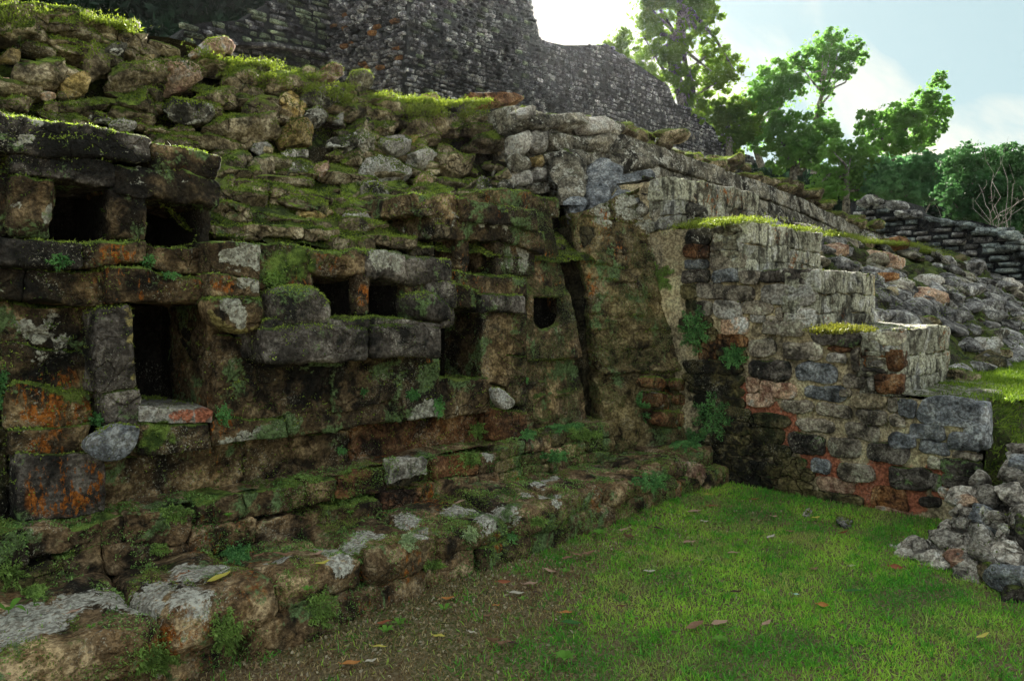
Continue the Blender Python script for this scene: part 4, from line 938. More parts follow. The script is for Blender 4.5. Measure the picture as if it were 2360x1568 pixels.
for i, (x0, y0, x1, y1, m) in enumerate(ST):
    bx = (1572.7 + x0 / 3, 522.9 + y0 / 3, 1572.7 + x1 / 3, 522.9 + y1 / 3)
    a = P(bx[0], (bx[1] + bx[3]) / 2, X=XF); b_ = P(bx[2], (bx[1] + bx[3]) / 2, X=XF)
    pm = -0.02 if (m in 'fupykn' and bx[0] > 1700) else 0.05; ex_, ey_ = (bx[2]-bx[0])*pm+0.6, (bx[3]-bx[1])*pm+0.6
    poly = ell(bx[0]-ex_, bx[1]-ey_, bx[2]+ex_, bx[3]+ey_, 18, 0.09, 0.34)
    # follow the courses: shear the outline along the wall's perspective
    k = (bx[3] + bx[1]) / 2; sl = (k - 690) / ((bx[0] + bx[2]) / 2 + 590) * 0.8
    poly = [(px, py + (px - (bx[0] + bx[2]) / 2) * sl) for px, py in poly]
    dome('stone', poly, flank, SM[m], X=XF + 0.03, thick=random.uniform(0.022, 0.05), bulge=random.choice([0.3, 0.3, 0.3, 0.6]), amp=0.018, n=24, tris='flank', base=0.05)
# riser blocks
for i in (1, 2, 3, 4):
    y, z = STEPS[i]; zb = STEPS[i - 1][1]; hgt = z - zb
    for k, (f0, f1) in enumerate([(0, .42), (.425, .74), (.745, 1.0)]):
        x = XF
        while x < XR[i] - 0.05:
            w = random.uniform(0.22, 0.5) if k else random.uniform(0.5, 0.9); x1 = min(x + w, XR[i])
            C = [(a, b, c) for c in (z - hgt * f1, z - hgt * f0) for b in (y - 0.005, y + 0.3) for a in (x + .002, x1 - .002)]
            C = [(a, b + random.uniform(-.015, .015), c + random.uniform(-.012, .012)) for a, b, c in C]
            V, F = hexa_mesh(C, 0.016, 0.024, 0.035, 4); mk('riser_block', V, F, M_riser, flank, tris='flank')
            x = x1
V, F = hexa_mesh([(a, b, c) for c in (0.55, 0.89) for b in (1.20, 1.36) for a in (XF - 0.005, XF + 0.20)], 0.05, 0.015, 0.04, 3); mk('corner_block', V, F, M_blue, flank, tris='tread')
stone_on('stone', (1470, 408, 1604, 472), flank, M_dark, dict(X=XF + .1), (-1, -.6, .3), seed=77, thick=1.0, tris='flank')
stone_on('stone', (1496, 466, 1540, 530), flank, M_terr, dict(X=XF + .05), (-1, 0, 0), seed=78, tris='flank')
stone_on('stone', (1540, 460, 1620, 520), flank, M_terr, dict(X=XF + .2), (-1, -.3, 0), seed=79, tris='flank')

# ================================================================== RUBBLE SLOPE (eroded stair core)
def slope_z(x, y):
    z = 0.86 + np.clip(y - 1.85, 0, None) * 0.76
    z = np.minimum(z, 2.44 + (y - 3.9) * 0.05)
    z = np.where(y < 1.85, 0.86 + 0 * y, z)
    return np.where(y < 1.2, 0.86 - (1.2 - y) * 2.2, z)
RSY = [0.5, 0.8, 1.0, 1.15, 1.25]
rs = thing('rubble_slope', 'eroded grey rubble slope of the collapsed stairway rising beside the steps', 'ruin', (12.0, 3.0, 0.8))
def rs_fn(u, v):
    x = 7.05 + u ** 1.6 * 22; y = 0.75 + v * 4.8
    W = np.stack([x, y, np.maximum(slope_z(x, y), -0.05)], 1); return W + vnoise(W, 1.3, 5, 0.6) * 0.12 * sst(y, 1.6, 2.2)[:, None] + vnoise(W, 5, 3) * 0.02
grid_sheet('rubble_fill', rs_fn, 200, 110, M_core, rs, tris='rs')
def rs_near(u, v):
    x = XF - 0.02 + u * 8.7; y = 1.30 - v * 0.55
    W = np.stack([x, y - 0.05 * (x < 6.2), (0.96 - v ** 1.3 * 0.95) * (0.25 + 0.75 * sst(x, 5.95, 6.22)) - 0.1], 1); return W + vnoise(W, 4, 4) * 0.03
grid_sheet('mossy_bank', rs_near, 40, 24, M_core, rs, tris='grassbank')
RST = [(1893,560,1950,602,'k'),(1900,592,1982,632,'g'),(1985,575,2080,628,'k'),(1996,545,2090,580,'n'),(2080,560,2115,600,'g'),(1940,628,2070,650,'n'),(2030,640,2105,678,'p'),(2105,632,2170,672,'p'),(2028,660,2075,690,'y'),
       (2032,676,2078,725,'v'),(2085,662,2180,715,'k'),(2180,650,2235,690,'g'),(2235,690,2310,740,'v'),(2090,706,2240,760,'v'),(2030,716,2060,740,'p'),(2300,640,2345,680,'p'),(2240,640,2300,670,'g'),(2215,775,2290,830,'p'),(2300,735,2359,770,'v'),(2180,720,2245,745,'p'),
       (2150,590,2200,625,'g'),(2200,600,2260,640,'g'),(2265,600,2330,640,'p'),(2110,680,2170,700,'p'),(2330,800,2380,850,'v'),(2200,745,2260,775,'g'),(2260,560,2330,600,'g'),(2290,770,2340,800,'g')]
RM = dict(k=M_rubpink, g=M_grey, n=M_brownst, p=M_rubpale, y=M_mortar, v=M_grey)
slN = np.array([0, -0.76, 1.0]); slN /= np.linalg.norm(slN)
for i, (x0, y0, x1, y1, m) in enumerate(RST):
    stone_on('stone', (x0, y0, x1, y1), rs, RM[m], dict(pl=((0, 1.85, 0.9), slN)), (-0.5, -0.8, 0.6), thick=1.1, seed=500 + i, tris='rs', proud=0.5, facing=True, boxy=0.35)
PG = [proto('grey_rubble_%s' % w, 950 + i, M_grey, 0.3 + 0.08 * i, 8, _I2) for i, w in enumerate(['a', 'b', 'c', 'd', 'e'])]
PH = [proto('mixed_rubble_%s' % w, 980 + i, m, 0.35, 9, _I2) for i, (w, m) in enumerate([('a', M_rub), ('b', M_greenst), ('c', M_rub), ('d', M_terr), ('e', M_terr), ('f', M_flank)])]
n = 0
while n < 300:
    x = 7.2 + random.random() ** 1.5 * 17; y = random.uniform(1.75, 3.95)
    w = random.uniform(0.12, 0.36) * (1 + (x - 7) * 0.03)
    loc = (x, y, float(slope_z(np.array([x]), np.array([y]))[0]) + 0.05)
    place('stone', random.choice(PG) if random.random() < 0.72 else random.choice(PH), TRS(loc, (random.uniform(-.1, .7), random.uniform(-.2, .2), random.uniform(-.4, .4)), (w * 1.7, w, w * .5)), rs, 'rs'); n += 1

# ================================================================== FAR RUIN WALL
def face_poly(parent, poly, plane, axis, back, mats, core, course_h, stone_w, depth, parts_max=250, name='stone', cull=None, jit=0.6, shift=0.0):
    """a wall face whose outline is poly, with coursed stones standing proud of a darker fill"""
    pts = np.array([P(a, b, **plane) for a, b in poly])
    n = len(pts); bk = pts + np.array(back)
    V = np.concatenate([pts, bk]); F = [tuple(range(n)), tuple(range(2 * n - 1, n - 1, -1))] + [(i, i + n, (i + 1) % n + n, (i + 1) % n) for i in range(n)]
    a0 = 0 if axis == 'x' else 1
    mk('wall_core', V, F, core, parent, smooth=False)
    A = pts[:, a0]; Z = pts[:, 2]; const = pts[0, 1 - a0]
    def inside(a, z):
        c = False; j = n - 1
        for i in range(n):
            if ((Z[i] > z) != (Z[j] > z)) and (a < (A[j] - A[i]) * (z - Z[i]) / (Z[j] - Z[i] + 1e-12) + A[i]): c = not c
            j = i
        return c
    out = []
    z = Z.min()
    while z < Z.max():
        h = course_h * random.uniform(0.85, 1.2); a = A.min() - random.random() * stone_w
        while a < A.max():
            w = stone_w * random.uniform(0.5, 1.7)
            if inside(a + w / 2, z + h / 2): out.append((a, z, w, h))
            a += w * random.uniform(1.0, 1.08)
        z += h
    sg = -1.0
    Vb, Fb = [], []
    # size in the picture decides which become parts
    def score(o):
        q = np.array([o[0], const, o[1]]) if a0 == 0 else np.array([const, o[0], o[1]])
        px, py, dd = proj(q)
        return (o[2] * o[3]) / dd ** 2 if -50 < px < 2410 and -30 < py < 1600 else 0
    out.sort(key=score, reverse=True)
    for k, (a, z, w, h) in enumerate(out):
        if random.random() < 0.05: continue
        w2, h2 = w * random.uniform(0.74, 0.92), h * random.uniform(0.58, 0.92); z = z + math.sin(a * 0.9) * h * 0.5 + random.uniform(-.12, .12) * h; d = depth * random.uniform(0.5, 1.4); j = lambda m: random.uniform(-jit, jit) * m
        vs_ = []
        for (s_, dd_) in ((1.0, 0.0), (0.96, 0.55), (0.7, 1.0)):
            for (su, sv) in ((-1, -1), (-.3, -1.1), (1, -1), (1.05, 0), (1, 1), (.2, 1.12), (-1, 1), (-1.06, .1)):
                uu = a + w / 2 + su * w2 / 2 * s_ + j(w * .15) * (dd_ > 0) ; zz = z + h / 2 + sv * h2 / 2 * s_ * 0.92 + j(h * .15) * (dd_ > 0)
                off = sg * (dd_ * d) + 0.02
                vs_.append((uu, const + off, zz) if a0 == 0 else (const + off, uu, zz))
        e = (a + w / 2, const + sg * d * 1.05, z + h / 2) if a0 == 0 else (const + sg * d * 1.05, a + w / 2, z + h / 2); vs_.append(e)
        fs = []
        for r_ in range(2):
            for i in range(8): fs.append((r_ * 8 + i, r_ * 8 + (i + 1) % 8, r_ * 8 + 8 + (i + 1) % 8)); fs.append((r_ * 8 + i, r_ * 8 + 8 + (i + 1) % 8, r_ * 8 + 8 + i))
        for i in range(8): fs.append((16 + i, 16 + (i + 1) % 8, 24))
        if a0 == 1: fs = [f[::-1] for f in fs]
        if k < parts_max: mk(name, np.array(vs_), np.array(fs), random.choice(mats), parent)
        else:
            b = len(Vb); Vb += vs_; Fb += [(f[0] + b, f[1] + b, f[2] + b) for f in fs]
    if Vb: tag(mk('small_stones', np.array(Vb), np.array(Fb), mats[0], parent), kind='stuff')

far = thing('far_ruin_wall', 'dark return wall of small rubble and long grey-blue slabs at the far end of the terrace', 'wall', (17.0, 4.5, 1.5))
face_poly(far, [(1962,540),(1958,468),(1985,458),(2080,462),(2086,480),(2120,492),(2124,506),(2240,508),(2290,520),(2359,560),(2400,600),(2400,660),(2000,640)], dict(X=17.0), 'y', (1.5, 0, 0), [M_cool, M_cool, M_grey], M_tcore, 0.12, 0.32, 0.14, parts_max=230, jit=0.7)
for i, bx in enumerate([(1972,452,2010,476),(1990,448,2036,470),(2040,458,2096,482),(2060,480,2100,500),(2090,482,2126,502),(2130,500,2200,512),(2200,508,2262,526),(2240,520,2300,540),(2290,530,2359,552),(2290,560,2350,580)]):
    stone_on('cap_stone', bx, far, M_cool if i > 4 else M_grey, dict(X=16.8), (-1, -.3, .2), seed=700 + i, thick=1.0, tris=None)
for i in range(12):
    pass

# ================================================================== PYRAMID BEHIND
YT = 20.7; XT = 16.1
tower = thing('temple_tower', 'tall corner of the dark stepped pyramid rising above the rubble wall', 'temple', (XT, YT, 3.4), group=None)
face_poly(tower, [(936,250),(938,-45),(1230,-45),(1222,20),(1238,60),(1246,110),(1300,150),(1330,330)], dict(Y=YT), 'x', (0, 6, 0), [M_tower, M_tower, M_towerg], M_tcore, 0.16, 0.27, 0.12, parts_max=160)
face_poly(tower, [(930,250),(932,-45),(770,-45),(762,60),(760,120),(765,190),(780,300)], dict(X=XT - 0.0), 'y', (3, 2.5, 0), [M_tower, M_tower, M_tower, M_brownst], M_tcore, 0.16, 0.30, 0.18, parts_max=130)
stg = thing('temple_lower_stage', 'stepped lower stage of the pyramid with mossed grey coursing before the dark forest', 'temple', (10.0, 25.4, 3.4))
face_poly(stg, [(404,130),(404,90),(428,62),(470,52),(560,47),(585,28),(620,8),(660,-10),(700,-40),(775,-45),(772,260),(404,260)], dict(Y=25.4), 'x', (0, 5, 0), [M_tower, M_towerg], M_tcore, 0.20, 0.50, 0.10, parts_max=260)
for i, (xa, ya, xb, yb, ww) in enumerate([(404,92,470,92,8),(500,108,640,112,9),(560,52,770,142,8),(640,112,770,140,9),(520,118,770,150,6)]):
    a = P(xa, ya, Y=25.2); b_ = P(xb, yb, Y=25.2); h = ww / 1720 * 27
    V, F = hexa_mesh([(a[0], 25.0, a[2]), (b_[0], 25.0, b_[2]), (a[0], 25.6, a[2]), (b_[0], 25.6, b_[2]), (a[0], 25.0, a[2] + h), (b_[0], 25.0, b_[2] + h), (a[0], 25.6, a[2] + h), (b_[0], 25.6, b_[2] + h)], 0.04, 0.05, 0.4, 1.5)
    if i in (1,3): mk('ledge', V, F, M_tower, stg)
stg2 = thing('temple_right_shoulder', 'dark shoulder of the pyramid falling away to the right behind the terrace wall', 'temple', (25.0, 19.0, 3.0))
face_poly(stg2, [(1180,400),(1180,60),(1240,92),(1300,105),(1395,104),(1420,118),(1470,150),(1540,198),(1556,238),(1602,262),(1646,296),(1656,324),(1700,345),(1748,374),(1760,430)], dict(Y=22.2), 'x', (0, 5, 0), [M_tower], M_tcore, 0.19, 0.36, 0.08, parts_max=200)

# ================================================================== TREES
s = NT('broad_leaf'); lc = s.mix(s.noise(0.35, 4), (0.035, 0.075, 0.012), (0.085, 0.14, 0.02)); lc = s.mix(s.step(s.noise(3.0, 3), 0.45, 0.6), lc, (0.10, 0.16, 0.03))
def leaf_mat(name, a, b, tcol, trans=0.45):
    s = NT(name); c = s.mix(s.step(s.noise(0.5, 5), 0.38, 0.62), a, b); c = s.hsv(c, s.math('MULTIPLY_ADD', s.math('ADD', s.math('MULTIPLY', s.noise(2.5, 3), 0.5), s.math('MULTIPLY', s.noise(11.0, 2), 0.5)), 3.0, -0.45))
    s.l(c, s.b.inputs['Base Color']); s.b.inputs['Roughness'].default_value = 0.6
    tr = s.n('ShaderNodeBsdfTranslucent'); tr.inputs[0].default_value = tcol + (1,)
    mx = s.n('ShaderNodeMixShader'); mx.inputs[0].default_value = trans
    s.l(s.b.outputs[0], mx.inputs[1]); s.l(tr.outputs[0], mx.inputs[2]); s.l(mx.outputs[0], s.out.inputs[0]); return s.m
L_warm = leaf_mat('warm_green_leaves', (0.035, 0.09, 0.015), (0.13, 0.20, 0.03), (0.24, 0.42, 0.04), .5)
L_green = leaf_mat('green_leaves', (0.035, 0.10, 0.03), (0.13, 0.25, 0.06), (0.24, 0.52, 0.09), .55)
L_teal = leaf_mat('blue_green_leaves', (0.04, 0.11, 0.06), (0.15, 0.29, 0.13), (0.22, 0.50, 0.2), .5)
L_bush = leaf_mat('bush_leaves', (0.025, 0.08, 0.035), (0.10, 0.22, 0.08), (0.10, 0.26, 0.08), .35)
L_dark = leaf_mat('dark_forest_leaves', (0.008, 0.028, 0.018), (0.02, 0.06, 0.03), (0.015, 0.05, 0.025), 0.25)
M_bark = rock_mat('pale_bark', (0.07, 0.065, 0.055), (0.17, 0.16, 0.14), (0.30, 0.28, 0.25), moss=0.2, dark=0.2, white=0.1)
def tube(path, radii, seg=7):
    V, F = [], []; path = [np.array(p, float) for p in path]
    for i, p in enumerate(path):
        d = path[min(i + 1, len(path) - 1)] - path[max(i - 1, 0)]; d /= np.linalg.norm(d) + 1e-9
        a = np.cross(d, [0.3, 0.9, 0.1]); a /= np.linalg.norm(a); b = np.cross(d, a)
        for k in range(seg):
            th = 2 * math.pi * k / seg; V.append(p + radii[i] * (a * math.cos(th) + b * math.sin(th)))
    for i in range(len(path) - 1):
        for k in range(seg):
            F.append((i * seg + k, i * seg + (k + 1) % seg, (i + 1) * seg + (k + 1) % seg, (i + 1) * seg + k))
    return V, F
def join(parts):
    V, F = [], []
    for v, f in parts:
        b = len(V); V += list(v); F += [tuple(i + b for i in q) for q in f]
    return np.array(V), np.array(F)
def leaves_mesh(C, size, rng, droop=0.25):
    n = len(C); d = rng.normal(size=(n, 3)); d /= np.linalg.norm(d, axis=1)[:, None]
    u = np.cross(d, rng.normal(size=(n, 3))); u /= np.linalg.norm(u, axis=1)[:, None]
    w = np.cross(d, u); s_ = size * rng.uniform(0.6, 1.4, n)[:, None]
    V = np.stack([C - u * s_, C + w * s_ * 0.5 + d * s_ * .15, C + u * s_, C - w * s_ * 0.5 + d * s_ * .15], 1).reshape(-1, 3)
    F = np.arange(n * 4).reshape(n, 4); return V, F
def tree(name, label, circles, t, trunk, mat, density=1.0, leaf=0.16, group=None, trunkr=0.22, cat='tree', clump=0.32, fill=0.85):
    rng = np.random.default_rng(abs(hash(label)) % 99991 if False else sum(map(ord, label)))
    base = P(*trunk[0], t=t); e = thing(name, label, cat, base, group)
    C = []
    for (cx_, cy_, r) in circles:
        c = P(cx_, cy_, t=t + rng.normal() * 0.4); R = r / 1720 * t
        nc = int(max(6, 24 * density * (r / 40) ** 1.5))
        for _ in range(nc):
            o = rng.normal(size=3); o /= np.linalg.norm(o); o *= R * 1.12 * rng.uniform(0.1, 1.0) ** 0.55; o[2] *= 0.9
            rr = R * clump * rng.uniform(0.35, 1.2)
            m = int(120 * density * (rr / 0.5) ** 1.4) + 18
            q = rng.normal(size=(m, 3)); q /= np.linalg.norm(q, axis=1)[:, None]; q *= rr * rng.uniform(0.3, 1.0, m)[:, None] ** 0.5; q[:, 2] *= 0.65
            C.append(c + o + q)
    for (cx_, cy_, r) in circles:
        c = P(cx_, cy_, t=t); R = r / 1720 * t; m = int(130 * density * (r / 40) ** 1.6) + 10; q = rng.normal(size=(m, 3)); q /= np.linalg.norm(q, axis=1)[:, None]; C.append(c + q * R * 1.25 * rng.uniform(0.2, 1, (m, 1)) ** 0.5 * np.array([1, 1, .85]))
    C = np.concatenate(C); V, F = leaves_mesh(C, leaf * 0.74, rng)
    mk('crown', V, F, mat, e, smooth=False)
    tp = [P(a, b, t=t) for a, b in trunk]; parts = [tube(tp, np.linspace(trunkr, trunkr * 0.5, len(tp)))]
    for (cx_, cy_, r) in circles:
        if r < 22: continue
        c = P(cx_, cy_, t=t); k = int(rng.integers(max(1, len(tp) // 2), len(tp))); s0 = tp[k]
        mid = (s0 + c) / 2 + rng.normal(size=3) * 0.25 + np.array([0, 0, -0.3]); parts.append(tube([s0, mid, c], [trunkr * .4, trunkr * .28, trunkr * .1], 5))
    V, F = join(parts); mk('trunk', V, F, M_bark, e); return e
GT = 'jungle trees beyond the terrace'
tree('jungle_tree', 'tallest airy tree right of the pyramid with its top cut by the frame', [(1500,20,48),(1560,-10,60),(1620,20,44),(1530,75,42),(1590,70,40),(1500,140,36),(1560,140,44),(1630,60,26),(1560,190,34),(1600,215,40),(1640,165,50),(1690,160,34),(1560,-70,60),(1660,185,34),(1590,255,26),(1480,80,28),(1540,110,34),(1650,110,30),(1610,250,30),(1490,-40,50)], 42, [(1590,330),(1575,250),(1560,180),(1560,90),(1570,0)], L_warm, 0.75, 0.17, GT, 0.35, fill=0.7)
tree('jungle_tree', 'small blue-green tree just beside the sun notch of the pyramid', [(1420,105,34),(1450,130,34),(1400,130,20),(1480,160,30),(1520,185,26)], 40, [(1450,260),(1448,200),(1440,140)], L_warm, 1.0, 0.15, GT, 0.2)
tree('jungle_tree', 'yellow-green bushy tree low against the shoulder of the pyramid', [(1620,240,34),(1650,265,40),(1680,290,40),(1700,250,34),(1720,300,40),(1650,310,26),(1690,330,30)], 44, [(1680,400),(1680,330),(1675,270)], L_warm, 1.2, 0.16, GT, 0.25)
tree('jungle_tree', 'tree with a pale slanting trunk and rounded crown under the highest right crown', [(1790,165,36),(1770,200,42),(1820,205,40),(1745,220,34),(1740,250,36),(1785,235,36),(1830,185,26),(1735,290,26),(1750,330,22)], 45, [(1755,385),(1742,345),(1738,320),(1745,285),(1760,240)], L_green, 1.0, 0.16, GT, 0.22)
tree('jungle_tree', 'slender tree with a flat-topped crown standing alone against the sky', [(1920,85,22),(1895,110,38),(1930,110,38),(1860,130,34),(1960,125,32),(1985,130,20),(1900,150,40),(1835,140,26),(1930,160,28),(1890,195,26),(1905,215,18),(1880,255,20),(1900,270,20),(1950,165,22)], 46, [(1875,400),(1878,300),(1884,250),(1895,215),(1900,160)], L_green, 0.95, 0.15, GT, 0.2)
tree('jungle_tree', 'wide dark green tree under the slender one', [(1800,290,36),(1840,300,40),(1880,310,40),(1910,305,26),(1780,330,36),(1830,345,40),(1870,350,34),(1800,370,30),(1900,340,24)], 40, [(1830,460),(1828,400),(1830,340)], L_green, 1.2, 0.15, GT, 0.25)
tree('jungle_tree', 'leaning tree with a pointed top in the gap of open sky', [(2165,175,14),(2160,195,20),(2140,215,24),(2165,240,26),(2120,235,26),(2090,255,34),(2140,270,38),(2170,260,20),(2050,280,40),(2010,300,34),(2080,300,46),(2130,310,34),(2170,290,16),(2030,330,36),(2080,340,36),(2000,270,22)], 40, [(2060,480),(2050,400),(2055,360),(2075,310),(2110,260)], L_green, 1.15, 0.14, GT, 0.24)
tree('jungle_tree', 'low dense tree left of the dark hollow above the far wall', [(1920,350,30),(1960,360,40),(1900,400,26),(1940,410,38),(1990,400,36),(2000,360,26),(1880,430,22),(1920,440,26),(1970,440,26)], 34, [(1950,500),(1950,440),(1950,390)], L_green, 1.3, 0.13, GT, 0.2)
tree('jungle_tree', 'shadowy blue-green tree behind the ruined cap stones', [(2040,390,40),(2080,400,44),(2120,380,40),(2150,400,40),(2060,440,40),(2110,440,40),(2160,440,36),(2020,430,30),(2200,380,34)], 33, [(2100,520),(2100,460),(2100,410)], L_teal, 1.4, 0.13, GT, 0.2)
tree('leafy_shrub', 'big pale green bush with bare twigs at the right edge', [(2200,380,34),(2235,350,28),(2260,390,44),(2310,370,40),(2350,380,44),(2230,430,44),(2290,440,50),(2350,440,50),(2200,470,34),(2250,490,44),(2310,500,46),(2370,500,50),(2180,440,26),(2400,420,50)], 24, [(2290,600),(2285,520),(2280,450)], L_bush, 1.5, 0.085, None, 0.09, cat='bush')
tree('jungle_tree', 'distant hazy treetop band far behind the low dense trees', [(1760,395,22),(1800,410,26),(1850,410,28),(1700,370,20),(1890,460,20)], 50, [(1800,470),(1800,440),(1800,415)], L_teal, 0.9, 0.16, GT, 0.2)
# bare twigs in the shrub
tw = thing('bare_bush', 'leafless grey twiggy branches in front of the pale green bush', 'bush', P(2300, 560, t=21))
parts = []
for i in range(16):
    a = P(2300 + random.uniform(-30, 30), 560, t=21); p = [a]
    d = np.array([random.uniform(-.5, .5), random.uniform(-.3, .3), random.uniform(.4, 1)])
    for k in range(6): p.append(p[-1] + d * 0.4 + np.random.default_rng(i * 9 + k).normal(size=3) * 0.12)
    parts.append(tube(p, np.linspace(0.012, 0.003, 7), 4))
V, F = join(parts); mk('branches', V, F, M_rubpale, tw)
# forest mass at the top left
fo = []
rg = np.random.default_rng(5)
for k in range(230):
    px = rg.uniform(-150, 760); py = rg.uniform(-160, 190 - max(0, px - 300) * .2)
    c = P(px, py, t=rg.uniform(34, 44)); m = 170; q = rg.normal(size=(m, 3)); q /= np.linalg.norm(q, axis=1)[:, None]; fo.append(c + q * rg.uniform(.5, 1.5, (m, 1)) * np.array([1, 1, .6]))
V, F = leaves_mesh(np.concatenate(fo), 0.26, rg)
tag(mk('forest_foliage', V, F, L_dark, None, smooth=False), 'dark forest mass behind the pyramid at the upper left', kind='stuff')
fo = []
for k in range(150):
    px = rg.uniform(1640, 2450); py = rg.uniform(400, 520); c = P(px, py, t=rg.uniform(46, 60)); m = 120; q = rg.normal(size=(m, 3)); q /= np.linalg.norm(q, axis=1)[:, None]; fo.append(c + q * rg.uniform(.5, 1.7, (m, 1)) * np.array([1, 1, .6]))
V, F = leaves_mesh(np.concatenate(fo), 0.3, rg)
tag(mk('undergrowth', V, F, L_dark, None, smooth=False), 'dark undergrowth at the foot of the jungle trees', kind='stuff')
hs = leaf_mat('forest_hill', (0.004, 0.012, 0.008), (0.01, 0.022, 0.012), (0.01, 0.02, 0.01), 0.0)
def hill(px0, px1, top, t, name, lab):
    def f(u, v):
        px = px0 + (px1 - px0) * u; py = np.interp(px, top[0], top[1]); W = []
        for a, b, vv in zip(px, py, v):
            p = P(a, b, t=t); p[2] = p[2] * vv + (-1) * (1 - vv); W.append(p)
        W = np.array(W); return W + vnoise(W, 0.2, 4) * 1.2
    tag(grid_sheet(name, f, 60, 16, hs, None, flip=True), lab, kind='structure')
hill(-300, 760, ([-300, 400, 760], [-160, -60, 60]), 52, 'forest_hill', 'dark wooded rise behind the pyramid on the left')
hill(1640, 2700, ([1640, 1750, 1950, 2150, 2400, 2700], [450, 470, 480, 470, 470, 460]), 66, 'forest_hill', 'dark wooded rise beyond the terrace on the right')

# ================================================================== FOREGROUND ROCK PILE
pA = np.array([4.95, 1.49, 0.0]); pn = np.array([0.914, -0.405, 0]); PN = np.cross([-0.405, -0.914, 0], [0.914, -0.405, 0.8]); PN /= np.linalg.norm(PN)
if PN[2] < 0: PN = -PN
pile = thing('rock_pile', 'pale jagged heap of mortared rubble at the right edge of the lawn', 'rock pile', (5.4, 0.8, 0.0))
def pile_fn(u, v):
    al = -1.9 + u * 2.02; dist = v * 1.35
    hgt = 0.75 * dist * (1 - 0.25 * dist) * np.clip((0.95 + al * 0.0) * 1.0, 0, 1) * sst(0.13 - al, 0.0, 0.30)
    W = pA + np.stack([-0.405 * -al * 1.0 * -1, -0.914 * -al * -1, 0 * al], 1) * -1 + pn * dist[:, None]
    W = pA + np.outer(al, [0.405, 0.914, 0]) + np.outer(dist, pn); W[:, 2] = hgt - 0.04
    nn = fbm(W + 4, 3.0, 5, 0.6)
    return W + vnoise(W, 3.2, 5, 0.62) * 0.06 + np.outer(np.round(nn * 4 + fbm(W, 9, 2)) / 4, [0.03, 0, 0.09])
for a in [(2290,1195,18,1),(2305,1215,16,1),(2320,1200,14,1),(2280,1180,14,1)]: patch('W', *a, pl=(pA, PN))
def PP(px, py): return P(px, py, pl=(pA, PN))
M_pile = rock_mat('pale_broken_limestone', (0.10, 0.09, 0.085), (0.26, 0.24, 0.22), (0.50, 0.47, 0.44), moss=0.26, white=0.22, dark=0.15, upk=0.2, paint=True, var=0.4, bump=1.4)
grid_sheet('rubble_mortar', pile_fn, 160, 90, M_pile, pile, tris='pile', flip=True)
for i, (x0, y0, x1, y1, m) in enumerate([(1450,640,1590,740,'p'),(1540,580,1700,700,'g'),(1700,490,1900,600,'g'),(1940,340,2150,520,'b'),(1850,420,2000,500,'p'),(1790,650,2000,800,'n'),(1950,500,2150,640,'p'),(2000,570,2320,740,'g'),
      (2120,410,2190,470,'b'),(2170,480,2250,550,'b'),(2140,190,2380,330,'g'),(2190,90,2380,185,'g'),(2230,0,2380,95,'b'),(2030,220,2200,330,'g'),(1860,270,2050,350,'n'),(1840,800,2030,900,'g'),(1690,700,1850,800,'p'),(2290,430,2400,620,'d'),(2150,900,2400,1060,'d'),(2250,340,2380,430,'g'),(1600,720,1720,790,'p'),(2020,740,2200,850,'m')]):
    bx = (1572.7 + x0 / 3, 1044.9 + y0 / 3, 1572.7 + x1 / 3, 1044.9 + y1 / 3)
    stone_on('stone', bx, pile, dict(p=M_rubpale, g=M_pile, b=M_blue, n=M_rubpink, d=M_dark, m=M_rub)[m], dict(pl=(pA, PN)), PN, thick=0.8, seed=800 + i, tris='pile', proud=0.22)
PJ = [proto('broken_stone_%s' % w, 970 + i, M_pile, 0.75, 14, _I2) for i, w in enumerate(['a', 'b', 'c', 'd'])]
for i in range(95):
    al = random.uniform(-1.8, -0.02); di = random.uniform(0.02, 1.2); w = random.uniform(0.05, 0.16)
    q = pA + np.array([0.405, 0.914, 0]) * al + pn * di; q[2] = 0.75 * di * (1 - .25 * di) + random.uniform(-.02, .03)
    place('stone', random.choice(PJ), TRS(q, (random.uniform(-1, 1), random.uniform(-1, 1), random.uniform(-3, 3)), (w * 1.3, w, w * .7)), pile, 'pile')
bo = stone_on('boulder', (2270, 1306, 2372, 1362), None, M_blue, dict(pl=(pA, PN)), PN + np.array([-.3, 0, 0]), thick=1.0, seed=881, tris='pile', proud=0.5)
tag(bo, 'smooth blue-grey boulder at the foot of the jagged heap, cut by the frame', 'boulder')
for i, (bx, lab) in enumerate([((1985,1336-0,2000,1345), None)]): pass
sm = stone_on('small_stone', (1928, 1192, 1966, 1212), None, M_grey, dict(Z=0.02), (0, 0, 1), thick=0.5, seed=882, proud=0.4)
tag(sm, 'small grey stone lying in the grass below the stepped flank', 'stone')
sm = stone_on('small_stone', (1849, 1174, 1873, 1186), None, M_rubpale, dict(Z=0.02), (0, 0, 1), thick=0.5, seed=883, proud=0.4)
tag(sm, 'small white stone fragment in the grass at the foot of the flank wall', 'stone')

